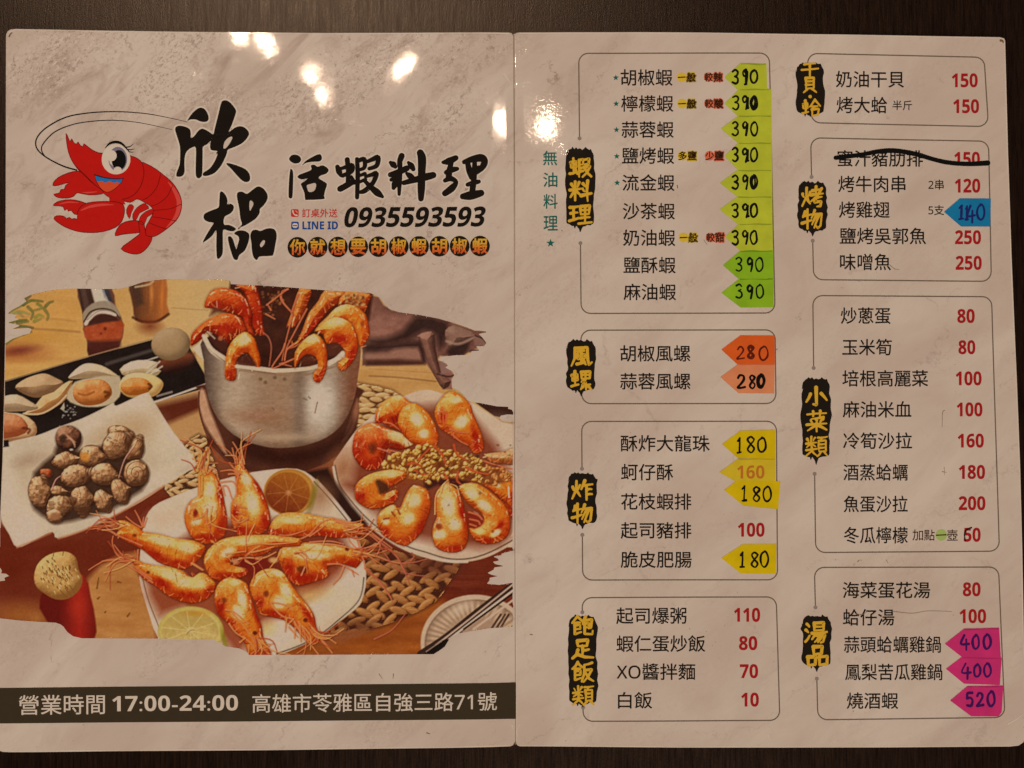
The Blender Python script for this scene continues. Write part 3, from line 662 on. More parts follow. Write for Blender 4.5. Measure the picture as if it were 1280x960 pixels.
    for i in range(110):
        x, y = 73 + 24 * r.randn() * .5, 716 + 22 * r.randn() * .5
        if (x - 73) ** 2 / 26 ** 2 + (y - 716) ** 2 / 24 ** 2 < 1: put(strk([(x, y), (x + 1.2, y + 2.2)], .8, .5), (92, 52, 22) if i % 2 else (226, 184, 120), .7, .6, None)
    for q in [[(76, 738), (84, 746)], [(82, 735), (90, 745)], [(88, 732), (95, 742)], [(68, 690), (67, 695)], [(80, 689), (79, 694)]]: put(strk(q, .6), (120, 74, 34), .8, .6)
    # ---- pot trivet disc, pot
    ds = item('wooden_disc_picture')
    s = poly([(250, 488), (249, 505), (254, 530), (268, 556), (290, 580), (330, 592), (385, 588), (424, 568), (446, 535), (448, 500), (440, 480), (260, 480)], 2)
    put(s, mix(C3((66, 30, 20)), C3((86, 44, 28)), ndx(s, 20, 61)), 1, 1.2, ds)
    s = poly([(250, 488), (249, 505), (255, 528), (270, 552), (284, 568), (274, 540), (262, 510), (256, 488)], 2); put(s, mix(C3((170, 118, 84)), C3((204, 154, 116)), ndx(s, 7, 62)), 1, 2)
    put(poly([(447, 498), (449, 515), (440, 540), (428, 552), (436, 530), (444, 505)], 2), (150, 92, 62), .9, 2); put(strk([(249, 490), (250, 515), (262, 550), (285, 578)], .8), (80, 36, 24), .9, .8)
    put(poly([(300, 540), (350, 566), (420, 548), (440, 520), (440, 545), (400, 575), (340, 580), (300, 566)], 2), (44, 18, 12), .75, 6)
    pt = item('pot_picture')
    body = [(254, 424), (255, 450), (257, 480), (264, 507), (278, 530), (300, 548), (330, 558), (352, 560), (380, 557), (408, 547), (428, 530), (441, 505), (447, 475), (448, 425), (400, 420), (300, 420)]
    s = poly(body, 3); u = (s.x - 254) / 194
    c = mix(C3((80, 58, 46)), C3((152, 124, 100)), u / .14); c = mix(c, C3((186, 158, 128)), np.exp(-((u - .22) / .1) ** 2) * .8)
    c = mix(c, C3((150, 110, 80)), np.exp(-((u - .5) / .2) ** 2) * .8); c = mix(c, C3((214, 196, 172)), np.exp(-((s.x - 398) / 22) ** 2 - ((s.y - 503) / 34) ** 2))
    c = mix(c, C3((104, 80, 64)), np.exp(-((u - .62) / .05) ** 2) * .6); c = mix(c, C3((122, 72, 48)), np.clip((u - .84) / .12, 0, 1)); c = mix(c, C3((146, 96, 66)), np.exp(-((s.x - 320) / 40) ** 2 - ((s.y - 520) / 12) ** 2) * .7)
    c = mix(c, C3((92, 62, 44)), np.clip((s.d + 9) / 12, 0, 1) * .8 * (s.y > 500)); c += (ndx(s, 3, 63, 3, .5, 1) - .5)[..., None] * 22
    c = mix(c, C3((182, 148, 116)), np.exp(-((s.y - 546) / 5) ** 2) * np.exp(-((s.x - 355) / 40) ** 2) * .7)
    put(s, c, 1, .9, pt)
    put(poly([(258, 424), (268, 440), (290, 452), (318, 459), (350, 462), (395, 459), (425, 447), (446, 428), (446, 350), (289, 350), (292, 380), (276, 408)], 1), (52, 24, 18), 1, 1.2, pt)
    s = poly([(289, 340), (470, 340), (462, 400), (440, 430), (380, 455), (330, 458), (292, 445), (284, 400)], 1); put(s, mix(C3((46, 22, 16)), C3((78, 36, 22)), ndx(s, 14, 65)), 1, 2, pt)
    put(strk([(256, 422), (266, 440), (288, 452), (316, 459), (345, 463), (372, 462), (396, 458), (428, 446), (446, 430)], 2.6), (200, 172, 138), 1, .9, pt)
    put(strk([(300, 463), (340, 468), (368, 470), (394, 466), (425, 456)], 1.1), (140, 104, 76), .8, 1); put(strk([(262, 436), (288, 456), (316, 463), (345, 467)], .8), (112, 80, 58), .7, .9)
    put(poly([(318, 466), (330, 468), (345, 470), (362, 470), (368, 466), (360, 483), (354, 478), (340, 474), (332, 482), (322, 478)], 2), (150, 116, 86), .9, 1.4)
    for (x, y) in [(326, 474), (332, 478), (344, 472), (356, 474)]: put(ell(x, y, 2.4, 2.2), (104, 74, 52), .8, 1)
    for q in [[(380, 498), (384, 500)], [(397, 503), (394, 516)], [(388, 498), (386, 496)], [(341, 510), (343, 512)]]: put(strk(q, .8, .6), (110, 82, 62), .8, .8)
    # ---- prawns standing in the pot
    z = lambda q: crop(q, 230, 350, 8)
    RD = ((120, 24, 8), (188, 60, 18), (220, 126, 54))
    prawn(z([(520, 60), (600, 40), (720, 50), (750, 130), (790, 280), (790, 420), (815, 540), (760, 560), (690, 480), (660, 300), (600, 130)]), 12, item('prawn_picture'), 71, RD, red=[(318, 400, 12, 26, 0)], sm=2)
    put(strk(z([(800, 530), (850, 580), (875, 680), (855, 860)]), .9), (176, 92, 66), .8, .8)
    prawn(z([(210, 270), (215, 220), (270, 120), (340, 85), (430, 85), (530, 110), (620, 180), (665, 270), (690, 340), (680, 460), (720, 560), (620, 540), (590, 380), (430, 330), (300, 290), (240, 280)]), 14, item('prawn_picture'), 72, RD, red=[(270, 385, 16, 8, 0), (305, 390, 10, 16, 0)], sm=2)
    put(poly(z([(300, 260), (400, 300), (440, 330), (330, 330), (260, 360)]), 1), (92, 46, 26), .9, 2.5); put(strk(z([(330, 215), (335, 270)]), .8), (214, 150, 120), .7, .8)
    prawn(z([(70, 600), (90, 530), (170, 450), (260, 390), (370, 340), (470, 335), (570, 380), (620, 460), (640, 530), (560, 560), (480, 600), (430, 650), (330, 560), (230, 510), (190, 580), (80, 660)]), 14, item('prawn_picture'), 73, RD, red=[(282, 408, 20, 10, 0), (243, 420, 10, 12, -40)], sm=2)
    put(poly(z([(230, 520), (330, 560), (430, 600), (440, 700), (380, 720), (300, 640)]), 1), (74, 34, 24), .85, 2); put(strk(z([(240, 520), (310, 585)]), .9), (196, 160, 136), .8, .8); put(ell(276, 423, 3, 3), (190, 100, 60), .8, 1.2)
    put(strk(z([(200, 560), (280, 690), (410, 780)]), 2.4), (206, 176, 142), 1, .9)
    # long prawns at the back
    z2 = lambda q: crop(q, 350, 350, 6.857)
    OR2 = ((136, 40, 14), (196, 92, 30), (222, 150, 74))
    prawn(z2([(170, 75), (270, 85), (250, 180), (200, 300), (130, 400), (70, 410), (60, 390), (100, 280), (130, 180)]), 10, item('prawn_picture'), 74, OR2, sm=2)
    prawn(z2([(390, 85), (560, 100), (540, 180), (430, 250), (340, 360), (240, 480), (150, 560), (60, 590), (150, 520), (210, 380), (250, 280), (330, 180)]), 11, item('prawn_picture'), 75, OR2, red=[(392, 410, 10, 24, 40)], sm=2)
    prawn(z2([(560, 100), (775, 120), (760, 200), (720, 280), (640, 220), (560, 210), (500, 220)]), 10, item('prawn_picture'), 76, OR2, sm=2)
    r = np.random.RandomState(11)
    for i in range(60):
        x, y = 432 + 24 * r.rand(), 369 + 13 * r.rand(); put(ell(x, y, 1 + r.rand(), 1 + r.rand()), [(150, 92, 46), (106, 58, 28), (190, 138, 82)][i % 3], .8, .8)
    for i in range(40):
        x, y = 328 + 14 * r.rand() + (i % 3) * 6, 365 + 30 * r.rand(); put(ell(x, y, 1 + r.rand(), .8 + r.rand()), [(130, 70, 36), (92, 46, 24), (170, 104, 56)][i % 3], .7, .9)
    hairs([z2(q) for q in [[(70, 80), (20, 100), (10, 170), (60, 230), (100, 280)], [(160, 120), (110, 250), (100, 330), (50, 530), (20, 690)], [(230, 250), (130, 440), (60, 580), (40, 690)], [(0, 720), (60, 700), (150, 660)], [(60, 590), (150, 560), (240, 490)], [(20, 720), (100, 740)]]], (190, 98, 62), 1.2)
    hairs([z(q) for q in [[(830, 250), (920, 180), (1040, 90)], [(970, 170), (1010, 250), (1080, 320)], [(870, 300), (840, 250)], [(820, 340), (910, 390)], [(1010, 640), (980, 720), (880, 880), (1010, 830), (1100, 790)], [(1100, 640), (1030, 700), (1010, 800)]]], (196, 104, 66), 1.2)
    prawn(z2([(300, 430), (400, 320), (480, 240), (560, 210), (650, 220), (720, 280), (750, 330), (770, 430), (760, 500), (690, 580), (640, 480), (560, 380), (440, 420)]), 14, item('prawn_picture'), 77, OR, pale=[(425, 384, 16, 6, -30)], sm=2)
    put(ell(453, 405, 1.8, 3), (130, 50, 20), .8, 1.2)
    prawn(z2([(300, 440), (370, 370), (460, 320), (540, 330), (620, 380), (660, 470), (675, 570), (640, 680), (560, 775), (510, 770), (500, 710), (560, 660), (540, 590), (480, 540), (400, 550), (370, 470)]), 13, item('prawn_picture'), 78, OR, pale=[(420, 402, 20, 8, -10)], red=[(425, 424, 16, 10, 0), (440, 446, 8, 16, 15)], sm=2)
    put(poly(z2([(400, 560), (480, 540), (540, 590), (520, 640), (430, 660), (410, 640)]), 2), (84, 40, 26), .9, 2)
    put(strk(z2([(420, 720), (480, 680), (540, 625)]), 2.6), (204, 178, 146), 1, 1)
    prawn(z2([(125, 740), (130, 620), (200, 520), (290, 460), (350, 490), (395, 560), (410, 680), (390, 800), (340, 880), (290, 860), (290, 800), (330, 740), (300, 660), (230, 640), (170, 690), (140, 750)]), 12, item('prawn_picture'), 79, OR, pale=[(390, 424, 12, 8, -20)], red=[(400, 470, 7, 14, 0)], sm=2)
    put(poly(z2([(170, 690), (240, 645), (300, 670), (310, 720), (200, 740)]), 2), (82, 36, 22), .9, 2)
    prawn(z([(420, 800), (440, 690), (500, 590), (580, 530), (640, 525), (710, 590), (740, 680), (770, 800), (760, 880), (720, 870), (640, 730), (570, 760), (530, 820), (530, 960), (500, 1010), (420, 990), (410, 900)]), 12, item('prawn_picture'), 80, OR, pale=[(304, 425, 12, 10, -20)], red=[(288, 468, 7, 14, 0)], sm=2)
    put(poly(z([(530, 800), (580, 760), (640, 740), (700, 800), (720, 870), (550, 860)]), 2), (78, 34, 24), .9, 2)
    put(strk([(296, 458), (322, 461), (345, 464)], 2.2), (202, 174, 140), 1, .9)
    # ---- right plate
    pr, s = plate([(417, 580), (421, 572), (439, 546), (451, 532), (467, 519), (490, 503), (510, 493), (532, 487), (553, 492), (575, 500), (592, 505), (628, 528), (655, 545), (655, 672), (634, 684), (610, 696), (585, 702), (560, 702), (530, 694), (507, 686), (482, 671), (454, 649), (432, 621), (420, 598)], 'white_plate_picture', (184, 144, 112), (216, 188, 158), 31)
    glow(430, 585, 30, 40, (150, 84, 46), .8, 20); glow(620, 550, 40, 40, (198, 170, 142), .7)
    rim = [(421, 574), (440, 548), (467, 522)]
    put(strk([(419, 582), (424, 604), (436, 622), (457, 646), (484, 668), (510, 683), (532, 690), (560, 698), (586, 698), (610, 691), (634, 679), (648, 670)], .9), (90, 66, 50), .8, .8)
    put(strk([(417, 584), (422, 607), (434, 626), (455, 650), (482, 672), (508, 687), (534, 696), (560, 701.5), (584, 702)], 1.6), (206, 178, 148), .9, 1)
    put(poly([(430, 606), (470, 640), (520, 672), (600, 684), (640, 668), (640, 600), (590, 520), (500, 510), (452, 560), (440, 600)], 2), (116, 40, 18), .85, 8)
    z = lambda q: crop(q, 420, 480, 8); z3 = lambda q: crop(q, 530, 480, 8); z4 = lambda q: crop(q, 420, 590, 8); z5 = lambda q: crop(q, 530, 590, 8)
    prawn(z([(395, 390), (400, 290), (450, 200), (530, 140), (640, 110), (730, 170), (820, 230), (920, 340), (940, 480), (860, 520), (740, 470), (650, 470), (540, 430), (460, 390)]), 15, item('prawn_picture'), 81, OR, pale=[(524, 516, 15, 18, -40), (497, 497, 10, 5, 0)], red=[(494, 524, 14, 12, 0), (474, 525, 6, 10, 0)], sm=2)
    for q in [[(560, 330), (590, 400)], [(600, 330), (630, 400)], [(640, 340), (650, 430)]]: put(strk(z(q), 1.0), (110, 24, 14), .8, 1)
    prawn(z([(165, 640), (190, 500), (260, 420), (380, 385), (480, 430), (560, 460), (700, 510), (790, 580), (740, 630), (640, 660), (520, 640), (500, 700), (470, 800), (400, 860), (300, 860), (220, 790), (175, 710)]), 16, item('prawn_picture'), 82, ((136, 28, 10), (200, 72, 22), (230, 148, 74)), pale=[(496, 545, 17, 9, 18), (510, 552, 12, 8, 20)], red=[(447, 560, 14, 22, 0), (462, 580, 16, 10, 0)], sm=2)
    put(ell(466, 560, 5, 7), (96, 34, 18), .85, 2.5); put(strk(z([(420, 640), (480, 660), (540, 680)]), 1), (216, 120, 84), .8, .9)
    prawn(z3([(110, 330), (120, 230), (200, 110), (300, 75), (400, 135), (470, 215), (490, 290), (540, 400), (585, 520), (600, 640), (560, 690), (490, 690), (440, 620), (330, 570), (240, 500), (160, 450)]), 15, item('prawn_picture'), 83, OR, pale=[(577, 527, 14, 10, -40), (568, 500, 12, 6, 0)], red=[(553, 520, 7, 12, 0), (594, 545, 6, 16, -15), (596, 558, 8, 8, 0)], sm=2)
    for q in [[(150, 280), (165, 380)], [(190, 270), (195, 390)], [(225, 290), (220, 380)]]: put(strk(z3(q), .9), (216, 96, 50), .8, .9)
    prawn(z3([(600, 700), (780, 680), (930, 640), (930, 800), (780, 800), (660, 780)]), 10, item('prawn_picture'), 84, ((140, 70, 30), (190, 122, 66), (214, 164, 110)), sm=2)
    prawn(z5([(690, 60), (800, 30), (930, 50), (930, 500), (860, 440), (760, 280), (700, 180)]), 12, item('prawn_picture'), 85, OR, red=[(640, 640, 10, 24, 0), (630, 622, 10, 10, 0)], sm=2)
    hairs([z3(q) for q in [[(0, 540), (60, 570), (90, 600)], [(260, 450), (350, 480), (440, 490)], [(280, 500), (360, 570), (440, 610)], [(600, 770), (760, 820), (915, 850)], [(560, 770), (480, 830), (380, 870)]]] + [z(q) for q in [[(690, 390), (690, 480)], [(710, 430), (760, 510), (940, 560)], [(480, 380), (560, 400), (650, 470)], [(520, 660), (620, 680)]]], (206, 104, 64), 1.1)
    prawn([(504, 509), (520, 504), (538, 519), (549, 545), (542, 562), (522, 558), (506, 546), (497, 529)], 11, item('prawn_picture'), 120, OR, pale=[(521, 524, 11, 14, -35), (530, 542, 9, 8, 0)], red=[(500, 540, 6, 8, 0)], sm=2)
    prawn([(596, 590), (612, 586), (632, 596), (646, 612), (646, 640), (632, 628), (612, 612), (598, 602)], 9, item('prawn_picture'), 121, OR, pale=[(620, 604, 12, 5, 35)], red=[(640, 622, 6, 10, 0)], sm=2)
    # garlic crumbs
    cr = item('fried_garlic_picture')
    reg = [(478, 580), (488, 570), (504, 566), (516, 560), (530, 556), (545, 557), (560, 562), (582, 566), (598, 572), (608, 580), (626, 586), (640, 594), (634, 602), (612, 606), (592, 602), (574, 597), (552, 597), (536, 604), (516, 600), (500, 592), (484, 588)]
    s = poly(reg, 2); put(s, mix(C3((96, 38, 16)), C3((150, 84, 34)), ndx(s, 6, 91)), 1, 2, cr)
    put(poly([(530, 602), (545, 598), (572, 598), (588, 604), (585, 612), (560, 612), (548, 606), (535, 612)], 2), (56, 22, 18), .9, 2.5)
    r = np.random.RandomState(3); P = np.array(reg); n = 0
    while n < 270:
        x, y = 474 + 174 * r.rand(), 550 + 64 * r.rand(); j0, i0 = int((y - PY0) / PST), int((x - PX0) / PST)
        if not (0 <= j0 < _ny and 0 <= i0 < _nx) or IDM[j0, i0] != cr: continue
        n += 1; e = ell(x, y, 1.5 + 2.6 * r.rand(), 1.4 + 1.9 * r.rand(), 180 * r.rand(), 3); right = x > 606
        tone = ((122, 60, 22), (196, 132, 52) if not right else (190, 108, 48), (236, 196, 112) if not right else (220, 154, 90))
        L = light(e, 2.6) + .25 * r.randn() * .5; c = mix(C3(tone[0]), tone[1], L / .55); c = mix(c, tone[2], (L - .55) / .45); put(e, c, 1, .8)
    for (x, y) in [(531, 566), (529, 570), (586, 568), (597, 570), (536, 608), (520, 590), (560, 586), (545, 575)]: put(ell(x, y, 2 + r.rand(), 1.6), (50, 34, 18), .85, 1.1)
    hairs([z3(q) for q in [[(-60, 760), (0, 700), (60, 640)], [(100, 620), (180, 700), (220, 800)], [(300, 610), (330, 700), (420, 760)], [(-90, 860), (-20, 900), (40, 890)], [(200, 900), (240, 960), (260, 1020)], [(340, 880), (330, 960), (380, 1010)], [(420, 830), (520, 880), (640, 900)], [(-160, 800), (-90, 790), (-30, 820)]]], (190, 74, 36), 1.6)
    for i in range(46): put(ell(476 + 164 * r.rand(), 556 + 50 * r.rand(), .9 + r.rand() * .9, .8 + r.rand() * .6), [(120, 40, 18), (92, 44, 20), (84, 70, 30)][i % 3], .6, .8)
    put(poly([(476, 603), (490, 593), (510, 590), (516, 600), (500, 612), (480, 612)], 2), (140, 60, 24), .5, 3)
    prawn(z4([(190, 240), (200, 130), (280, 50), (400, 0), (560, -25), (690, -5), (700, 60), (600, 120), (530, 160), (500, 210), (600, 175), (630, 230), (580, 310), (480, 350), (370, 375), (270, 340), (210, 290)]), 12, item('prawn_picture'), 86, OR, pale=[(489, 592, 14, 7, 0)], red=[(450, 620, 12, 12, 0), (490, 620, 10, 8, 0)], sm=2)
    put(poly(z4([(395, 90), (440, 75), (530, 140), (510, 200), (440, 220), (420, 160)]), 2), (72, 36, 20), .92, 2)
    prawn(z4([(410, 480), (450, 390), (550, 330), (600, 335), (640, 370), (680, 270), (720, 190), (780, 130), (860, 150), (930, 200), (955, 330), (910, 480), (860, 600), (760, 700), (680, 740), (560, 690), (460, 620), (420, 540)]), 15, item('prawn_picture'), 87, OR, pale=[(518, 625, 11, 14, 20), (510, 648, 12, 9, -35), (488, 636, 8, 5, -40), (482, 652, 7, 5, 0)], red=[(528, 660, 9, 16, 25), (480, 665, 10, 8, 40)], sm=2)
    for q in [[(560, 400), (590, 440)], [(620, 380), (640, 420)], [(480, 470), (530, 460)]]: put(strk(z4(q), 1.1), (120, 44, 16), .8, 1)
    prawn(z5([(105, 240), (170, 140), (230, 100), (300, 150), (370, 220), (410, 380), (440, 520), (445, 650), (410, 760), (320, 805), (200, 795), (110, 740), (85, 620), (100, 520), (130, 450), (105, 360)]), 16, item('prawn_picture'), 88, OR, pale=[(560, 630, 13, 26, -8), (568, 655, 12, 12, 0), (550, 668, 12, 8, -15)], red=[(548, 655, 4, 8, 0), (543, 620, 3, 16, 0), (578, 640, 5, 24, -12), (570, 686, 14, 5, 0)], sm=2)
    put(ell(549, 658, 4, 4), (130, 44, 18), .8, 1.6); put(ell(548, 652, 3, 2), (222, 150, 110), .9, 1); put(ell(561, 631, 1.3, 1.6), (150, 116, 80), .8, .9)
    hairs([z5(q) for q in [[(170, 200), (190, 130), (240, 80)], [(250, 180), (240, 100)], [(110, 420), (115, 260), (150, 180)], [(350, 230), (330, 150), (270, 120)], [(880, 640), (890, 600)]]], (224, 160, 96), 1.0)
    prawn(z5([(350, 140), (480, 105), (600, 150), (720, 240), (810, 330), (860, 440), (865, 560), (820, 660), (700, 715), (580, 715), (490, 660), (450, 560), (500, 560), (560, 540), (600, 480), (570, 410), (450, 330), (390, 250)]), 14, item('prawn_picture'), 89, OR, pale=[(590, 616, 14, 10, 40), (606, 632, 16, 8, 35), (600, 664, 8, 6, -20), (620, 666, 10, 5, -30)], red=[(625, 660, 6, 14, 20), (605, 676, 16, 5, 0)], sm=2)
    put(poly(z5([(420, 400), (560, 430), (600, 490), (560, 545), (450, 560)]), 2), (130, 34, 18), .85, 2)
    for q in [[(450, 400), (540, 430), (580, 470)], [(460, 470), (540, 490), (560, 520)], [(460, 520), (520, 540)]]: put(strk(z5(q), 1), (214, 110, 66), .85, .9)
    put(ell(600, 616, 1.8, 2.2), (120, 84, 44), .85, 1); put(ell(616, 664, 1.8, 2), (140, 52, 20), .8, 1)
    put(strk(z5([(845, 150), (850, 250)]), 1.0), (240, 214, 170), .9, .7)
    # ---- dark gap, front plate
    put(poly([(378, 590), (410, 585), (418, 600), (440, 632), (460, 655), (440, 655), (416, 622), (396, 600)], 1), (44, 22, 16), .95, 2.5)
    pf, s = plate([(176, 690), (180, 655), (192, 633), (218, 620), (247, 609), (290, 596), (330, 588), (372, 586), (396, 600), (416, 622), (437, 650), (449, 676), (456, 700), (458, 725), (454, 746), (446, 760), (420, 780), (402, 794), (375, 808), (345, 819), (300, 824), (240, 822), (200, 800), (183, 752), (175, 722)], 'white_plate_picture', (194, 160, 126), (218, 194, 164), 33)
    put(strk([(346, 817), (376, 806), (403, 791), (423, 775), (444, 756), (452, 742), (455, 722)], .9), (96, 76, 60), .85, .8)
    put(strk([(396, 601), (416, 623), (437, 650)], 2.0), (206, 178, 152), .9, .9); put(strk([(393, 602), (413, 624), (434, 650)], .7), (70, 44, 34), .8, .7)
    put(strk([(177, 722), (184, 752), (200, 795)], 1.6), (200, 170, 148), .9, 1); put(strk([(179, 722), (187, 752), (203, 792)], .7), (110, 84, 66), .8, .7)
    glow(400, 620, 26, 30, (150, 96, 60), .8, 35); glow(425, 742, 36, 30, (206, 184, 148), .8, -40); glow(205, 650, 30, 22, (202, 156, 124), .7)
    put(poly([(182, 720), (230, 740), (300, 700), (420, 690), (440, 700), (400, 740), (330, 780), (300, 820), (280, 800), (230, 760), (200, 770)], 2), (136, 50, 22), .85, 8)
    put(poly([(215, 690), (250, 660), (300, 650), (360, 650), (420, 660), (430, 700), (370, 730), (330, 760), (290, 730), (240, 730)], 2), (112, 34, 16), .9, 7)
    glow(385, 745, 40, 14, (208, 166, 96), .8, -15); glow(335, 785, 16, 14, (206, 170, 100), .8)
    # orange half
    o = item('orange_half_picture'); e = ell(362, 615, 32, 29, 0); put(e, mix(C3((170, 108, 40)), C3((196, 140, 62)), (1 - e.q) * 4), 1, 1, o); put(ell(391, 622, 4, 20, 15), (120, 100, 30), .7, 2)
    e = ell(360, 616, 28, 26); put(e, mix(C3((120, 46, 18)), C3((160, 88, 30)), .5 + e.u * .3 - e.v * .6 + .5 * (ndx(e, 3, 95) - .5)), 1, 1.2, o)
    for k in range(9):
        a = k * math.tau / 9 + .3; put(strk([(361, 615), (361 + 26 * math.cos(a), 616 + 24 * math.sin(a))], .6), (186, 122, 60), .4, .8)
    put(ell(361, 616, 3.4, 3), (190, 124, 76), .8, 1.6)
    # front prawns
    z = lambda q: crop(q, 220, 560, 8)
    prawn(z([(620, 120), (580, 220), (600, 300), (605, 460), (555, 560), (552, 700), (590, 830), (640, 885), (760, 885), (880, 850), (945, 760), (940, 640), (890, 480), (820, 350), (740, 260), (690, 190), (640, 70)]), 17, item('prawn_picture'), 101, OR, pale=[(308, 600, 8, 14, -25), (315, 628, 12, 24, -15)], red=[(328, 612, 8, 34, -25), (295, 640, 6, 12, 0), (300, 662, 14, 8, 0), (332, 655, 8, 16, 0)], sm=2)
    prawn(z([(245, 220), (225, 380), (225, 480), (160, 520), (110, 590), (88, 690), (110, 800), (170, 900), (260, 955), (370, 955), (470, 900), (512, 800), (515, 680), (492, 560), (470, 430), (430, 320), (380, 250), (310, 190)]), 17, item('prawn_picture'), 102, OR, pale=[(262, 615, 10, 22, 5), (262, 634, 14, 16, 0), (246, 652, 10, 6, -20)], red=[(240, 632, 7, 10, 0), (276, 620, 5, 20, -10), (278, 656, 8, 16, 20), (258, 672, 18, 6, 0)], sm=2)
    put(ell(245, 641, 3, 5, 10), (120, 26, 14), .9, 1.2); put(strk(z([(210, 600), (240, 640), (250, 700)]), 1.2), (222, 160, 80), .8, 1)
    hairs([z(q) for q in [[(240, 480), (235, 300), (225, 60)], [(260, 460), (270, 200), (310, 0)], [(250, 260), (270, 100), (300, 20)], [(300, 240), (330, 100), (330, 0)], [(215, 230), (240, 130), (240, 60)], [(290, 260), (250, 200), (270, 80)]]], (206, 142, 66), 1.5)
    hairs([z(q) for q in [[(320, 250), (380, 200), (430, 320)], [(410, 440), (470, 380), (520, 390), (570, 520), (640, 580), (710, 600)], [(470, 400), (490, 470)], [(610, 640), (690, 660)], [(600, 160), (580, 60), (565, 0)], [(680, 200), (640, 60), (590, -30), (570, -60)], [(610, 470), (610, 330), (640, 250)], [(540, 150), (600, 220), (660, 260)], [(530, 260), (600, 260), (640, 300)], [(450, 340), (560, 330), (600, 370)], [(630, 260), (560, 220), (450, 230)]]], (214, 120, 74), 1.1)
    prawn(crop([(235, 205), (300, 195), (420, 255), (450, 285), (560, 300), (700, 335), (850, 355), (940, 400), (930, 460), (860, 540), (780, 585), (690, 575), (560, 525), (450, 435), (330, 375), (230, 315), (255, 270)], 110, 620, 6.4), 14, item('prawn_picture'), 103, OR, pale=[(206, 676, 26, 8, 12), (234, 684, 16, 9, 10)], red=[(196, 694, 22, 8, 25), (226, 704, 16, 6, 10)], sm=2)
    put(ell(169, 669, 2.4, 2), (110, 34, 14), .9, 1)
    prawn(crop([(-110, -30), (0, 25), (150, 55), (260, 65), (400, 110), (450, 155), (500, 168), (560, 125), (640, 145), (715, 220), (722, 270), (690, 340), (600, 410), (480, 432), (370, 412), (250, 362), (120, 265), (0, 190), (-80, 90)], 180, 700, 8), 14, item('prawn_picture'), 104, OR, pale=[(214, 718, 24, 9, 20), (245, 728, 18, 9, 10), (232, 728, 16, 8, 0)], red=[(204, 730, 18, 8, 30), (235, 744, 22, 7, 5), (262, 740, 8, 10, 0)], sm=2)
    put(ell(186, 715, 2.2, 1.9), (100, 30, 14), .9, 1)
    for q in [[(220, 716), (222, 727)], [(214, 708), (217, 714)]]: put(strk(q, .7), (150, 112, 60), .7, .8)
    zz = lambda q: crop(q, 110, 620, 6.4)
    hairs([zz(q) for q in [[(240, 215), (160, 240), (20, 265)], [(250, 320), (180, 280), (80, 262)], [(435, 395), (330, 350), (230, 310)], [(440, 240), (410, 170), (380, 115)], [(430, 250), (370, 215), (310, 165)], [(440, 240), (445, 200), (450, 170)], [(450, 240), (475, 170)], [(340, 520), (240, 470), (200, 380), (205, 320)], [(360, 520), (280, 470), (215, 390)], [(400, 530), (300, 505), (160, 510), (80, 545), (10, 590)], [(520, 690), (420, 610), (290, 540)], [(405, 430), (400, 510)], [(230, 310), (150, 250)], [(510, 660), (400, 580), (330, 520)], [(850, 540), (930, 590)]]], (208, 112, 68), 1.1)
    z = lambda q: crop(q, 240, 640, 8)
    prawn(crop([(125, 840), (160, 740), (230, 670), (320, 642), (500, 652), (650, 685), (760, 700), (960, 740), (1080, 760), (1060, 860), (960, 890), (800, 900), (640, 880), (480, 890), (300, 890), (150, 880)], 320, 560, 8), 13, item('prawn_picture'), 105, OR, pale=[(365, 650, 22, 6, 3)], red=[(410, 668, 30, 6, 5), (340, 664, 14, 6, 0)], sm=2)
    z6 = lambda q: crop(q, 350, 630, 8)
    prawn(z6([(20, 640), (-20, 540), (0, 460), (80, 400), (200, 385), (400, 385), (560, 400), (680, 425), (830, 480), (890, 530), (820, 570), (760, 640), (640, 600), (480, 630), (500, 690), (460, 740), (360, 775), (220, 815), (130, 795), (60, 720)]), 14, item('prawn_picture'), 106, OR, pale=[(398, 684, 22, 5, 5), (390, 694, 30, 8, 0)], red=[(380, 722, 26, 10, 0), (362, 712, 10, 16, 0), (440, 704, 10, 6, 0)], sm=2)
    put(poly(z6([(170, 640), (220, 615), (280, 640), (260, 690), (200, 690)]), 2), (100, 34, 16), .85, 1.6); put(strk(z6([(250, 630), (215, 710)]), .9), (222, 132, 92), .9, .8); put(ell(434, 686, 2.6, 2.6), (96, 28, 18), .9, 1)
    hairs([z6(q) for q in [[(0, 310), (100, 310), (260, 260)], [(200, 350), (300, 300), (400, 190), (500, 145)], [(300, 320), (400, 250), (450, 210)], [(530, 140), (650, 180), (750, 180), (840, 155)], [(560, 170), (700, 210), (860, 250), (1000, 350), (1120, 440)], [(640, 220), (800, 290), (900, 310), (1000, 390)], [(760, 290), (900, 300), (1000, 360)], [(1000, 390), (850, 440), (780, 440)], [(1000, 380), (920, 440), (830, 490)], [(1000, 390), (1000, 440), (970, 510)], [(830, 520), (960, 520), (1100, 570), (1260, 600)], [(1000, 380), (1150, 500), (1220, 620), (1260, 700)], [(480, 600), (600, 600), (700, 650), (780, 700)], [(640, 620), (600, 720), (530, 800)], [(720, 660), (740, 720)], [(850, 640), (960, 740), (1060, 860), (1120, 960)], [(760, 320), (830, 540), (850, 640)], [(1000, 380), (1060, 310)], [(420, 400), (560, 410), (760, 450)], [(300, 380), (500, 370), (640, 400)]]], (212, 118, 74), 1.1)
    hairs([crop(q, 420, 660, 6.857) for q in [[(570, 300), (680, 290), (790, 260)], [(380, 120), (520, 240), (600, 400), (630, 480)], [(390, 170), (500, 330), (620, 390), (760, 410)], [(640, 280), (670, 240), (650, 210)], [(330, 950), (480, 870), (590, 740)], [(270, 360), (380, 460), (480, 600)]]], (176, 88, 62), 1.0)
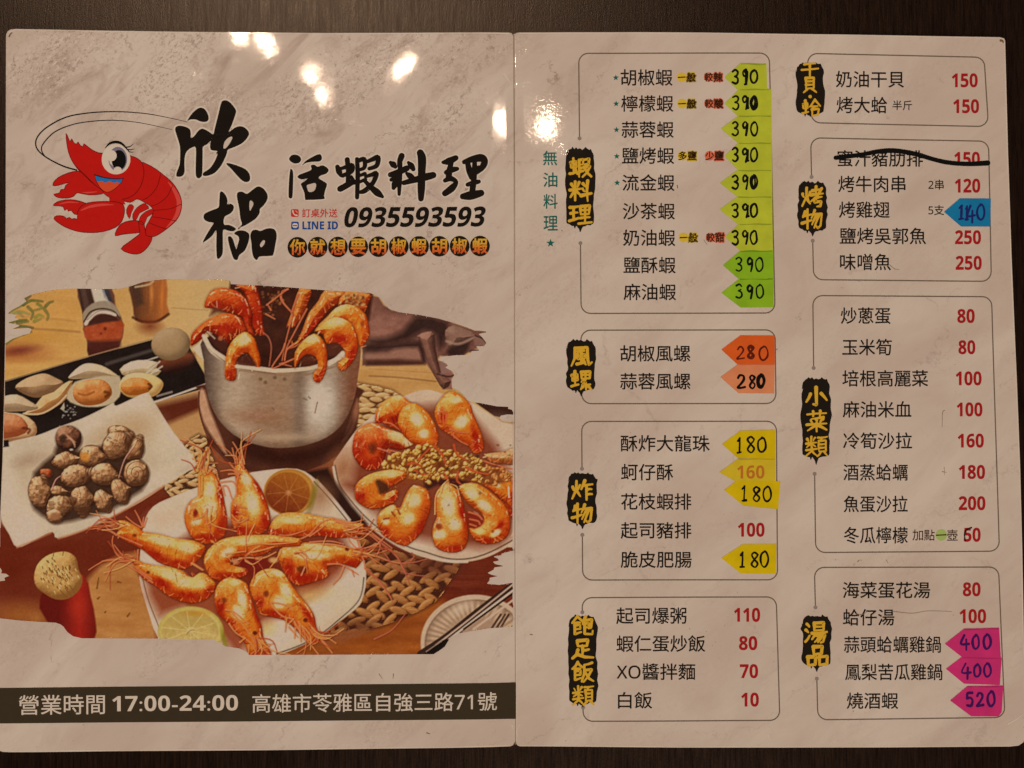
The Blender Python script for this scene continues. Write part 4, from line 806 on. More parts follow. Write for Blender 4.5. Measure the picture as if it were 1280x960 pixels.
    prawn(z([(140, 570), (122, 480), (160, 380), (250, 300), (350, 258), (520, 232), (750, 226), (900, 240), (1080, 265), (1080, 340), (860, 352), (760, 405), (650, 445), (560, 445), (420, 455), (385, 500), (440, 540), (540, 560), (565, 600), (520, 645), (400, 675), (290, 695), (190, 655)]), 13, item('prawn_picture'), 107, OR, pale=[(306, 676, 24, 6, -4), (285, 690, 14, 8, -30)], red=[(285, 720, 18, 7, 10), (306, 716, 8, 6, 0)], sm=2)
    put(poly(z([(500, 470), (620, 455), (740, 470), (780, 540), (640, 620), (560, 640), (560, 580), (470, 530)]), 2), (112, 24, 16), .85, 3)
    hairs([z(q) for q in [[(340, 420), (430, 405), (540, 390)], [(640, 465), (740, 450), (840, 400)], [(540, 440), (620, 370), (680, 340)], [(890, 380), (860, 450), (780, 560)], [(205, 290), (240, 320)], [(0, 510), (110, 580)], [(560, 330), (680, 310), (800, 320), (1040, 300)], [(600, 400), (700, 380), (820, 345)]]], (220, 136, 72), 1.2)
    put(ell(294, 702, 5, 3.5), (206, 132, 84), .85, 1.4); put(ell(290, 704, 2, 2), (90, 30, 14), .85, 1); put(ell(342, 700, 5.5, 3.5), (214, 160, 90), .85, 1.4)
    z = lambda q: crop(q, 280, 690, 7.386)
    prawn(z([(-85, 420), (-60, 310), (0, 250), (60, 232), (140, 248), (210, 290), (240, 350), (270, 450), (310, 580), (350, 680), (370, 800), (440, 950), (240, 950), (200, 850), (100, 730), (20, 640), (-60, 560)]), 15, item('prawn_picture'), 108, OR, pale=[(303, 750, 8, 18, -10), (293, 728, 8, 5, 0), (298, 765, 10, 14, -15)], red=[(276, 760, 8, 16, 0), (322, 770, 5, 22, -18), (288, 778, 8, 6, 0)], sm=2)
    prawn(z([(240, 310), (280, 220), (350, 168), (430, 150), (500, 160), (570, 210), (640, 320), (720, 420), (800, 520), (840, 600), (855, 690), (900, 760), (1010, 810), (900, 815), (820, 860), (740, 800), (660, 710), (560, 630), (440, 600), (330, 570), (295, 480), (255, 400)]), 15, item('prawn_picture'), 109, OR, pale=[(358, 740, 9, 18, -20), (348, 716, 10, 5, 20), (350, 752, 12, 12, -10)], red=[(325, 752, 8, 12, 0), (345, 768, 16, 6, 15), (384, 768, 5, 18, -35)], sm=2)
    for (x, y) in [(319, 791), (382, 775)]: put(ell(x, y, 2.8, 2.6), (92, 26, 16), .92, 1)
    put(ell(333, 742, 3.4, 4), (110, 38, 16), .85, 1.4); put(ell(281, 750, 3.2, 3.4), (110, 38, 16), .8, 1.4)
    hairs([z(q) for q in [[(440, 460), (460, 510), (540, 590), (640, 620), (660, 680)], [(440, 460), (580, 490), (640, 540)], [(580, 610), (565, 730)], [(650, 640), (720, 760), (800, 850), (870, 940)], [(690, 640), (760, 760), (820, 850)], [(700, 680), (710, 820)], [(600, 690), (680, 780)], [(850, 800), (950, 790), (1034, 840)], [(900, 810), (960, 880), (1000, 930)], [(20, 530), (90, 550), (180, 620), (230, 660)], [(50, 660), (110, 740), (200, 800)], [(180, 780), (260, 850), (300, 930)], [(80, 560), (200, 700), (330, 900)], [(230, 860), (230, 930)], [(150, 830), (200, 790)], [(350, 880), (420, 940)], [(640, 620), (600, 660)], [(660, 700), (650, 790)]]], (220, 128, 70), 1.2)
    r = np.random.RandomState(77)
    for (x, y, a, n) in [(152, 658, 195, 9), (166, 700, 190, 9), (252, 588, 268, 9), (298, 578, 262, 9), (432, 662, 8, 9), (446, 690, 4, 10), (322, 800, 62, 9), (386, 786, 45, 10), (300, 700, 10, 5), (372, 690, 20, 5), (262, 640, 100, 5), (308, 650, 120, 5)]:
        for k in range(n):
            t = math.radians(a + r.randn() * 22); L_ = 14 + 30 * r.rand(); c = r.randn() * .5; x0, y0 = x + r.randn() * 4, y + r.randn() * 3
            hairs([[(x0, y0), (x0 + L_ * .5 * math.cos(t), y0 + L_ * .5 * math.sin(t)), (x0 + L_ * math.cos(t + c), y0 + L_ * math.sin(t + c))]], [(214, 116, 66), (232, 150, 84), (176, 74, 40)][k % 3], .8)
    # lime half
    li = item('lime_half_picture'); e = ell(239, 789, 41, 31.5); put(e, mix(C3((176, 150, 66)), C3((212, 186, 116)), (1 - e.q) * 5), 1, 1, li); put(ell(281, 800, 3, 14, -15), (130, 112, 26), .8, 1.5)
    e = ell(238, 790, 36, 27.5); put(e, mix(C3((180, 146, 76)), C3((212, 178, 112)), .2 + .6 * e.v + 1.0 * (ndx(e, 5, 97) - .4)), 1, 1.4, li); glow(245, 766, 26, 6, (184, 124, 36), .8)
    for k in range(10):
        a = k * math.tau / 10 + .2; put(strk([(238, 788), (238 + 33 * math.cos(a), 789 + 25 * math.sin(a))], .6), (222, 196, 128), .4, .9)
    put(ell(239, 787, 4, 3), (222, 190, 134), .8, 1.5); put(strk([(234, 793), (238, 788), (243, 787)], .8), (150, 108, 44), .7, .8)
    # ---- ribbed dish and chopsticks
    rd = item('ribbed_dish_picture'); e = ell(594, 803, 68, 60); put(e, (194, 160, 128), 1, 1, rd); e = ell(594, 804, 63, 55); put(e, (130, 96, 72), 1, 1, rd)
    e = ell(594, 804, 61.5, 53.5); th = np.arctan2(e.v, e.u); rib = .5 + .5 * np.cos(th * 46)
    c = mix(C3((144, 108, 80)), C3((192, 154, 120)), rib * .7 + .3); c = mix(c, C3((164, 126, 98)), (0.75 - e.q) * 6); c = mix(c, C3((118, 84, 62)), np.clip((e.q - .88) * 6, 0, 1) * .6); put(e, c, 1, 1.2, rd); glow(575, 760, 26, 10, (212, 182, 150), .7, -30)
    put(strk([(646, 738), (647, 760)], 2), (150, 70, 40), .9, 2)
    ch = item('chopstick_picture')
    put(strk([(527, 818), (560, 796), (600, 764), (648, 728)], 5.6), (56, 34, 26), 1, .9, ch); put(strk([(545, 806), (580, 779), (648, 725)], 1.2), (184, 148, 122), .95, .8); put(strk([(560, 800), (600, 769), (648, 733)], 1.5), (206, 178, 150), .9, .8)
    put(strk([(580, 786), (620, 757), (648, 737)], 1.0), (40, 20, 14), 1, .8); put(strk([(592, 786), (625, 762), (648, 745)], 1.4), (196, 164, 136), .9, .9)
    put(poly([(529, 818), (552, 801), (562, 799), (556, 810), (545, 820)], 2), (26, 16, 12), 1, 1); put(strk([(533, 814), (552, 801)], .8), (150, 122, 100), .8, .7)
    for dx in (0, 6, 11): put(strk([(614 + dx, 786), (626 + dx * .9, 768)], 1.2), (60, 34, 26), .9, .9)
    # crisp print: local contrast lifted
    bl = CAN.copy()
    for _ in range(2): bl = (bl + np.roll(bl, 1, 0) + np.roll(bl, -1, 0)) / 3; bl = (bl + np.roll(bl, 1, 1) + np.roll(bl, -1, 1)) / 3
    CAN[:] = CAN + .75 * (CAN - bl)
    # overall print grain
    CAN[:] = np.clip(CAN + (vnoise(1.6, 55, 2) - .5)[..., None] * 9 + (vnoise(30, 56, 2) - .5)[..., None] * 8, 4, 250)

PHOTO_EDGE = [(-9, 431), (8, 429), (16, 424), (30, 419), (38, 417), (40.6, 411.5), (36, 410), (16, 411.5), (27, 407), (10.5, 403.5), (25, 399.5), (18, 397), (23, 394), (10.5, 392), (17, 387), (25, 383), (34, 377), (31, 373), (39, 369), (46, 367), (62, 363.5), (81, 361.2), (97, 361), (138, 361.5), (152, 361), (164, 358), (179, 353), (195, 350.4), (208, 349.2), (228, 349.6), (255, 350.5), (276, 349), (288, 351), (289, 355.4), (325, 357), (365, 359.7), (407, 363), (450, 365.6), (462, 366.3), (470, 369), (477, 374), (482, 382), (488, 387), (499, 390.5), (525, 394), (548, 398.4), (568, 404), (584, 409.5), (594, 413.5), (601, 413.6), (608, 414.6), (608, 415.6), (598, 417.5), (603, 422), (608, 428.8), (605, 433), (595, 432.8), (598, 436.5), (599, 438.4), (590, 439), (585.5, 443.8), (570, 444.2), (552, 446), (548, 450), (558, 454.5), (560, 457), (556.5, 459.5), (566, 464.5), (568, 469), (564.5, 474), (565, 484.4), (573, 487.5), (579, 493), (584, 500), (589, 502.5), (601, 504), (621, 508), (635.5, 508.6), (635, 511), (640, 512.5), (640.5, 514.5), (646, 514.5), (646, 518.4), (634, 518), (626, 519.5), (624.2, 523), (628, 526.3), (637, 527.8), (646, 527.5),
              (646, 687), (630, 691), (626, 692.5), (627, 693.7), (616, 695.5), (622, 698), (624, 700.5), (616, 702), (619, 705), (630, 707.5), (618, 709), (617, 712), (609, 716), (615, 718.5), (622, 720), (612, 722), (612, 725), (608.5, 729.5), (624, 731), (646, 727.7), (646, 783), (612, 785), (586, 789), (571, 792), (562, 798), (556, 808), (549, 813), (542, 817.3), (400, 818.2), (312, 818.4), (306, 813), (299, 810), (282, 807.6), (275, 803), (268, 799), (198, 797.8), (103, 797.5), (92, 795), (85, 790), (80, 783), (76, 780), (70, 778), (49, 777), (22, 775), (0, 772.5), (-9, 771), (-9, 726), (0, 726.5), (7, 725.5), (6, 722), (12, 719.8), (8, 717), (2, 716.5), (3, 713), (1, 710), (-9, 708)]
# ------------------------------------------------------------------ the table
L1, L2, L3, L4 = 2.5e-5, 5.0e-5, 7.5e-5, 10.0e-5
THICK = 0.9 * MM
table = meshobj('tabletop', [(-0.9, -0.7, -THICK - 0.0002), (0.9, -0.7, -THICK - 0.0002), (0.9, 0.8, -THICK - 0.0002), (-0.9, 0.8, -THICK - 0.0002),
                             (-0.9, -0.7, -0.03), (0.9, -0.7, -0.03), (0.9, 0.8, -0.03), (-0.9, 0.8, -0.03)],
                [(0, 1, 2, 3), (7, 6, 5, 4), (0, 4, 5, 1), (1, 5, 6, 2), (2, 6, 7, 3), (3, 7, 4, 0)], table_material())
tag(table, 'dark brown wood grain tabletop under the menu', 'table', kind='structure')
# ------------------------------------------------------------------ the folded menu
menu = empty('menu'); tag(menu, 'worn laminated two page seafood menu with price flags lying open on dark wood', 'menu')
PAPER = marble()
EDGE_M, _nt, _b = nodes_of('laminate_edge'); _b.inputs['Base Color'].default_value = (*ink_rgb((206, 184, 158)), 1); _b.inputs['Roughness'].default_value = 0.3
_p = N(_nt, 'ShaderNodeNewGeometry').outputs['Position']; _nt.links.new(mixc(_nt, noise(_nt, _p, 200, 3), tuple(ink_rgb((186, 160, 130))), tuple(ink_rgb((214, 192, 166)))), _b.inputs['Base Color'])

def densify(p, st=12):
    out = []
    for a, b in zip(p, p[1:]):
        n = max(1, int(math.hypot(b[0] - a[0], b[1] - a[1]) / st)); out += [(a[0] + (b[0] - a[0]) * k / n, a[1] + (b[1] - a[1]) * k / n) for k in range(n)]
    return out + [p[-1]]
def page(name, outline, x0, x1, label):
    out = [tuple(p) for p in outline]; dense = []
    for a, b in zip(out, out[1:] + out[:1]):
        n = max(1, int(math.hypot(b[0] - a[0], b[1] - a[1]) / 5)); dense += [(a[0] + (b[0] - a[0]) * k / n, a[1] + (b[1] - a[1]) * k / n) for k in range(n)]
    pts = [Vector(p) for p in dense]; nb = len(pts)
    xs = list(np.arange(x0, x1, 5.0)); inside = poly_inside(dense)
    for x in xs:
        for y in np.arange(44, 940, 7.0):
            if inside(x, y, 3.0): pts.append(Vector((x + 0.01 * y % 1, y)))
    vv, _, ff, _, _, _ = delaunay_2d_cdt(pts, [], [list(range(nb))], 1, 1e-5)
    v2 = np.array([(q[0], q[1]) for q in vv]); top = P(v2[:, 0], v2[:, 1]); verts = [tuple(q) for q in top]; faces = []
    for f in ff:
        a, b, c = (top[i] for i in f[:3]); n = (b[0] - a[0]) * (c[1] - a[1]) - (b[1] - a[1]) * (c[0] - a[0])
        faces.append(list(f) if n > 0 else list(f)[::-1])
    fm = [0] * len(faces); b0 = len(verts); d = np.array(dense); rim = P(d[:, 0], d[:, 1])
    verts += [tuple(q) for q in rim] + [(q[0], q[1], -THICK) for q in rim]
    for i in range(nb):
        j = (i + 1) % nb; faces.append([b0 + i, b0 + nb + i, b0 + nb + j, b0 + j] if True else None); fm.append(1)
    o = meshobj(name, verts, faces, [PAPER, EDGE_M], menu, fm)
    sm = np.array([m == 0 for m in fm]); o.data.polygons.foreach_set('use_smooth', sm); o['label'] = label
    return o
def poly_inside(pts):
    A = np.array(pts)
    def f(x, y, margin):
        B = np.roll(A, -1, 0); c = (A[:, 1] > y) != (B[:, 1] > y)
        with np.errstate(divide='ignore', invalid='ignore'): xi = A[:, 0] + (y - A[:, 1]) * (B[:, 0] - A[:, 0]) / (B[:, 1] - A[:, 1])
        if (c & (x < xi)).sum() % 2 == 0: return False
        return np.hypot(A[:, 0] - x, A[:, 1] - y).min() > margin
    return f
left_out = [(8.3, 47), (8.7, 43), (10.5, 39.5), (14, 37.4), (20, 36.8), (120, 38.6), (250, 40.2), (400, 41.8), (520, 41.4), (636, 40.8), (639.5, 41.6), (641.7, 44.5), (642.2, 140), (642.6, 400), (643.3, 700), (644.0, 926), (641.5, 931.5), (638, 933),
            (560, 934.5), (480, 935.5), (370, 936.8), (260, 937.8), (150, 938.6), (60, 939.6), (15, 939.8), (4, 939.4), (-2, 937), (-6.5, 931), (-6, 900), (-3, 750), (0.6, 645), (3.6, 575), (5.8, 500), (7.3, 420), (7.8, 250)]
right_out = [(642.9, 44.5), (645, 41.4), (650, 40.6), (720, 40.1), (800, 40.1), (880, 40.8), (960, 42), (1060, 43.2), (1160, 45), (1250, 46.3), (1255.2, 47.8), (1256.7, 51), (1257.4, 80), (1260, 190), (1264.5, 320), (1268, 400), (1271.5, 480), (1275.2, 580), (1278, 690), (1280.4, 820), (1282.5, 912),
             (1282.2, 921), (1279, 928), (1273, 932), (1262, 933.2), (1120, 934.2), (980, 934.7), (850, 934.4), (700, 933.2), (650, 933.0), (646.5, 931.5), (644.7, 926), (644.0, 700), (643.3, 400), (642.9, 140)]
page('cover_page', left_out, -4, 643, 'left page with the food picture and red prawn')
page('price_page', right_out, 645, 1280, 'right page with the dish list')
cr = Build(); CREASE = ink('crease_brown', (120, 94, 72)); ys = np.linspace(43, 930, 60)
cr.ribbon(np.c_[642.55 + (ys - 43) / 887 * 1.75, ys, np.full(60, 2.0)], CREASE, -6e-5, sm=0); cr.ribbon(np.c_[644.0 + (ys - 43) / 887 * 1.75 + .25 * np.sin(ys * .21), ys, 0.55 + .35 * np.sin(ys * .13) * np.sin(ys * .037)], ink('crease_white', (206, 184, 160)), L1, sm=0, grow=0); cr.make('fold_crease', menu)
SCUFF = ink('scuff_brown', (126, 98, 78)); STAIN = ink('corner_stain', (104, 78, 54)); SCUFFL = ink('scuff_pale', (214, 194, 168))
for q, w in (([(12.5, 46), (14, 43), (16, 41.5)], 2.0), ([(1251, 50.5), (1253.5, 51), (1254, 53)], 3.0), ([(533.5, 915.6), (537.5, 916.8)], 1.3), ([(1180.5, 513), (1178.2, 516), (1177.6, 534)], 1.0), ([(1177.4, 589.5), (1183, 590.5)], .8), ([(1180, 584), (1180.6, 594)], .7),
             ([(492, 842), (491.5, 848)], 1.2), ([(663, 793), (666, 793.4)], 1.4), ([(474, 842), (478, 848)], 1.0), ([(970, 437), (972, 436)], 1.2), ([(1112, 331), (1118, 336), (1124, 337)], .8), ([(1115, 764), (1140, 766.5), (1160, 763.6), (1190, 764.4)], .8), ([(1069, 767), (1078, 768), (1084, 764)], .8),
             ([(1108, 700), (1110, 704)], .9), ([(1072, 702), (1074, 700)], 1.2), ([(702, 288), (703, 289)], 1.1), ([(880, 300), (884, 306)], .8)): sf = Build(); sf.ribbon(q, STAIN if w > 1.9 or q[0][0] == 533.5 else SCUFF, L2, w, w * .5); sf.make('scuff_mark', menu)
for q, w in (([(655, 300), (662, 302), (669, 306)], 1.0), ([(648, 276), (651, 275)], .9), ([(630, 92), (638, 104)], 1.6), ([(600, 136), (612, 150), (618, 158)], .9), ([(516, 96), (524, 104)], 1.0), ([(635, 452), (636, 454)], 1.2), ([(1260, 905), (1270, 899), (1279, 892)], 1.6), ([(650, 905), (646, 914), (648, 922)], 1.0),
             ([(350, 96), (352, 108)], .9), ([(470, 128), (474, 134)], 1.1), ([(420, 884), (432, 880)], .7), ([(640, 906), (642, 914), (640.6, 921)], 1.2), ([(652, 70), (662, 66), (676, 65)], .8), ([(960, 918), (962, 926)], .8)): sf = Build(); sf.ribbon(q, SCUFFL, L2, w, w * .4); sf.make('scuff_mark', menu)
RIM_GLINT = ink('painted_rim_glint', (204, 180, 152))  # pale strip painting the light caught by the border into the edge colour
for name, pts in (('painted_rim_glint', [(12, 41), (20, 37.9), (120, 39.7), (250, 41.3), (400, 42.9), (520, 42.5), (636, 41.9)]), ('painted_rim_glint', [(650, 41.7), (720, 41.2), (800, 41.2), (880, 41.9), (960, 43.1), (1060, 44.3), (1160, 46.1), (1250, 47.4), (1254.6, 49.5), (1255.7, 53), (1256.4, 80), (1259, 190), (1263.5, 320), (1267, 400), (1270.5, 480), (1274.2, 580), (1277, 690), (1279.4, 820)]),
                  ('painted_rim_glint', [(15, 938.6), (60, 938.4), (150, 937.4), (260, 936.6), (370, 935.6), (480, 934.3), (560, 933.3), (636, 931.9)]), ('painted_rim_glint', [(650, 931.9), (700, 932.1), (850, 933.3), (980, 933.6), (1120, 933.1), (1262, 932.1), (1272, 931)])):
    rb = Build(); q = densify(pts, 9); rb.ribbon([(x, y, .9 + .45 * math.sin(x * .05 + y * .03) * math.sin(x * .013)) for x, y in q], RIM_GLINT, L1, sm=0, grow=0); rb.make(name, menu)
# ------------------------------------------------------------------ printed food picture
paint_picture()
PIC = picture_material()
def build_picture():
    """the picture is one sheet of ink on the cover; each thing shown in it is its own patch of that sheet"""
    poly_d = poly(PHOTO_EDGE, 1, pad=40); D = np.full(_X.shape, 9.0); D[poly_d.sl] = poly_d.d
    xl = np.interp(_Y, [47, 250, 420, 500, 575, 645, 750, 900], [8.3, 7.8, 7.3, 5.8, 3.6, .6, -3, -6])
    keep = (D[:-1, :-1] < 0.4) & (D[1:, :-1] < 0.4) & (D[:-1, 1:] < 0.4) & (D[1:, 1:] < 0.4) & (_X[:-1, :-1] > xl[:-1, :-1] + .5) & (_X[:-1, 1:] < 643.2)
    # slide rim points onto the torn brush edge so that it stays clean
    X, Y = _X.copy(), _Y.copy(); gy, gx = np.gradient(D, PST); gn = np.hypot(gx, gy) + 1e-6; near = np.abs(D) < 0.8
    X[near] -= (D * gx / gn)[near]; Y[near] -= (D * gy / gn)[near]
    co = P(X, Y, L1).reshape(-1, 3); rgb = ink_rgb(CAN).reshape(-1, 3); ids = IDM[:-1, :-1].copy()
    idx = np.arange(_nx * _ny).reshape(_ny, _nx)
    quads = np.stack([idx[1:, :-1], idx[1:, 1:], idx[:-1, 1:], idx[:-1, :-1]], -1)
    root = None
    counts = {k: int(((ids == k) & keep).sum()) for k in range(len(ITEMS))}
    for k, name in enumerate(ITEMS):
        if k and counts[k] < 30: ids[ids == k] = 0
    for k, name in enumerate(ITEMS):
        q = quads[(ids == k) & keep]
        if not len(q): continue
        used, inv = np.unique(q, return_inverse=True); inv = inv.reshape(q.shape)
        me = bpy.data.meshes.new(name); me.vertices.add(len(used)); me.vertices.foreach_set('co', co[used].astype(np.float32).ravel())
        me.loops.add(q.size); me.loops.foreach_set('vertex_index', inv.astype(np.int32).ravel()); me.polygons.add(len(q))
        me.polygons.foreach_set('loop_start', np.arange(0, q.size, 4, dtype=np.int32)); me.polygons.foreach_set('use_smooth', np.ones(len(q), bool))
        me.update(calc_edges=True)
        at = me.color_attributes.new('ink', 'FLOAT_COLOR', 'POINT'); at.data.foreach_set('color', np.c_[rgb[used], np.ones(len(used))].astype(np.float32).ravel())
        me.materials.append(PIC)
        o = bpy.data.objects.new('food_picture' if root is None else name, me); COL.objects.link(o)
        if root is None: root = o; o.parent = menu
        else: o.parent = root
    return root
food = build_picture(); food['label'] = 'torn edged colour picture of prawns, clams and whelks'
# ------------------------------------------------------------------ inks
BLACK = ink('black_ink', (27, 20, 14)); SOFTBLACK = ink('title_ink', (24, 16, 11)); RED = ink('price_red', (150, 22, 22)); GOLD = ink('gold_ink', (208, 146, 40)); GREEN = ink('teal_ink', (22, 84, 70))
LINE = ink('frame_brown', (100, 80, 64)); DOT = ink('frame_dot', (130, 110, 96)); HALO = ink('pale_halo', (204, 182, 158)); NOTE = ink('note_brown', (52, 26, 10)); AMBER = ink('note_amber', (222, 158, 46)); ROSE = ink('note_red', (200, 92, 62))
PEN = ink('marker_black', (12, 10, 9)); CONTACT_RED = ink('contact_red', (176, 40, 34)); BLUE = ink('contact_blue', (24, 62, 116)); BAR = ink('hours_bar', (54, 42, 28)); BARTXT = ink('bar_lettering', (196, 172, 148))
LIME = ink('note_lime', (150, 160, 84))
# ------------------------------------------------------------------ prawn emblem
def lg(q): return [tuple([30 + p[0] / 4.8, 130 + p[1] / 4.8] + ([p[2] / 4.8] if len(p) > 2 else [])) for p in q]
PR = ink('emblem_red', (176, 20, 14)); PD = ink('emblem_dark_red', (104, 10, 8)); PHI = ink('emblem_light_red', (196, 62, 52)); EYEW = ink('emblem_white', (214, 204, 188)); EYEG = ink('emblem_grey', (112, 96, 108)); TEAL = ink('emblem_blue', (36, 98, 150)); TONG = ink('emblem_tongue', (198, 66, 34))
def build_emblem():
    def outlined(b, pts, m, lay, w=4.5, sm=3, line=PD):
        b.fill(lg(pts), m, lay, sm=sm); b.ribbon(lg([(x, y, w) for x, y in pts]), line, lay + 1.2e-6, sm=sm, closed=True, grow=1e-8)
    body = Build()
    abdomen = [(700, 352), (770, 378), (830, 420), (893, 475), (932, 535), (948, 590), (942, 650), (915, 700), (860, 750), (800, 790), (765, 798), (735, 790), (735, 740), (756, 700), (776, 655), (768, 620), (722, 590), (680, 572), (640, 592), (600, 577), (640, 540), (690, 500), (712, 430)]
    outlined(body, abdomen, PR, L1)
    body.ribbon(lg([(868, 470, 4), (905, 520, 20), (932, 590, 26), (918, 670, 22), (860, 742, 6)]), PHI, L1 + 2.5e-6)
    for q in [[(822, 425), (800, 500), (755, 555), (705, 582)], [(893, 492), (862, 555), (810, 598), (762, 616)], [(946, 602), (880, 630), (775, 640)], [(916, 704), (850, 690), (768, 678)], [(858, 752), (805, 735), (748, 712)]]: body.ribbon(lg(q), PD, L1 + 5e-6, 4.5 / 4.8, 3 / 4.8)
    cara = [(255, 178), (268, 205), (280, 226), (289, 210), (300, 232), (318, 242), (327, 229), (340, 250), (358, 257), (362, 240), (395, 266), (430, 287), (470, 297), (560, 290), (640, 312), (685, 330), (714, 362), (722, 430), (700, 500), (660, 548), (610, 570), (560, 575), (515, 562), (470, 528), (400, 470), (350, 420), (310, 372), (280, 320), (262, 255)]
    outlined(body, cara, PR, L1 + 9e-6, sm=2)
    body.ribbon(lg([(310, 372), (360, 420), (420, 478), (470, 528)]), PD, L1 + 1.1e-5, 1, .8)
    root = body.make('prawn_emblem', menu); root['label'] = 'red cartoon prawn printed beside the shop name'
    def part(name, fn):
        b = Build(); fn(b); b.make(name, root)
    def far_claw(b): outlined(b, [(175, 490), (190, 458), (235, 428), (300, 407), (345, 410), (400, 465), (478, 525), (468, 541), (400, 547), (345, 538), (318, 535), (300, 555), (260, 566), (205, 562), (181, 543), (215, 536), (222, 516), (245, 512), (252, 490), (276, 474), (245, 478), (205, 490)], PR, L1 + 1.4e-5, sm=2); b.ribbon(lg([(318, 520, 4), (380, 532, 10), (440, 528, 3)]), PHI, L1 + 1.7e-5)
    def near_claw(b):
        b.fill(lg([(513, 566), (600, 574), (612, 604), (560, 606), (515, 592)]), PR, L1 + 1.4e-5)
        outlined(b, [(178, 610), (200, 590), (250, 577), (310, 578), (360, 592), (375, 602), (345, 625), (330, 662), (303, 660), (286, 640), (268, 644), (262, 630), (246, 640), (238, 618), (205, 612)], PR, L1 + 1.7e-5, sm=2)
        outlined(b, [(182, 690), (200, 672), (240, 675), (258, 688), (275, 682), (290, 692), (304, 688), (322, 690), (325, 650), (345, 615), (385, 595), (450, 587), (540, 587), (590, 600), (606, 630), (600, 680), (575, 725), (520, 755), (440, 772), (350, 770), (280, 752), (225, 725)], PR, L1 + 2.0e-5, sm=2)
        b.ribbon(lg([(345, 640, 5), (400, 618, 16), (470, 606, 14), (540, 606, 3)]), PHI, L1 + 2.3e-5)
        b.ribbon(lg([(215, 602, 4), (270, 590, 9), (330, 594, 3)]), PHI, L1 + 2.3e-5)
    def legs(b):
        for q in [[(640, 603), (622, 625), (618, 655), (636, 690), (646, 655), (662, 618)], [(722, 598), (680, 625), (655, 665), (660, 700), (680, 690), (698, 655), (752, 628), (738, 608)], [(775, 632), (730, 650), (700, 680), (694, 718), (725, 722), (742, 680), (776, 658)]]: outlined(b, q, PR, L1 + 1.4e-5, 3.5, 2)
    def tail(b):
        outlined(b, [(550, 792), (560, 755), (590, 718), (640, 702), (690, 703), (700, 740), (704, 770), (640, 778), (590, 784)], PR, L1 + 1.2e-5, sm=2)
        outlined(b, [(585, 870), (625, 835), (680, 795), (698, 772), (690, 710), (724, 720), (735, 790), (772, 800), (755, 845), (720, 885), (680, 902), (630, 895)], PR, L1 + 1.5e-5, sm=2)
    def eye(b):
        b.disc(*lg([(555, 333)])[0], 86 / 4.8, 91 / 4.8, EYEW, L1 + 1.6e-5, 40); b.disc(*lg([(566, 333)])[0], 56 / 4.8, 74 / 4.8, EYEG, L1 + 1.8e-5); b.disc(*lg([(572, 338)])[0], 43 / 4.8, 60 / 4.8, PEN, L1 + 2.0e-5)
        b.disc(*lg([(528, 312)])[0], 31 / 4.8, 33 / 4.8, EYEW, L1 + 2.2e-5); b.disc(*lg([(565, 398)])[0], 24 / 4.8, 20 / 4.8, EYEW, L1 + 2.2e-5)
        b.ribbon(lg([(490, 266, 3), (515, 240, 12), (550, 230, 16), (590, 240, 14), (632, 286, 5)]), PEN, L1 + 2.4e-5)
        for q in [[(612, 262, 7), (640, 256, 5), (664, 238, 1)], [(622, 275, 7), (645, 276, 5), (668, 270, 1)], [(630, 288, 5), (648, 291, 4), (662, 290, 1)]]: b.ribbon(lg(q), PEN, L1 + 2.6e-5)
    def mouth(b):
        b.fill(lg([(427, 428), (480, 442), (540, 449), (597, 450), (580, 478), (540, 515), (500, 530), (465, 510), (440, 470)]), TONG, L1 + 1.6e-5, sm=2)
        b.fill(lg([(427, 428), (480, 442), (540, 449), (597, 450), (580, 478), (560, 468), (545, 476), (515, 464), (492, 476), (470, 464), (440, 468)]), TEAL, L1 + 1.8e-5)
        b.ribbon(lg([(425, 426), (480, 442), (540, 450), (599, 449)]), PEN, L1 + 2e-5, 1.3, 1.0); b.ribbon(lg([(427, 430), (440, 470), (465, 510), (500, 531), (540, 516), (580, 480), (597, 452)]), PD, L1 + 2e-5, .8, .8)
    def feelers(b):
        b.ribbon(lg([(318, 398, 9), (240, 375, 9), (150, 330, 8), (92, 285, 8), (73, 240, 8), (90, 190, 8), (150, 135, 8), (260, 80, 8), (400, 55, 7), (560, 48, 6), (720, 58, 5), (850, 80, 3.6), (985, 110, 2.4)]), SOFTBLACK, L1 + 2e-6, sm=6)
        b.ribbon(lg([(128, 316, 7), (108, 278, 7), (122, 235, 7), (190, 168, 7), (300, 124, 6), (420, 105, 5.5), (550, 100, 5), (700, 115, 3.6), (890, 155, 2.2)]), SOFTBLACK, L1 + 3e-6, sm=6)
    for nm, fn in (('claw', far_claw), ('claw', near_claw), ('legs', legs), ('tail_fan', tail), ('eye', eye), ('mouth', mouth), ('antennae', feelers)): part(nm, fn)
build_emblem()
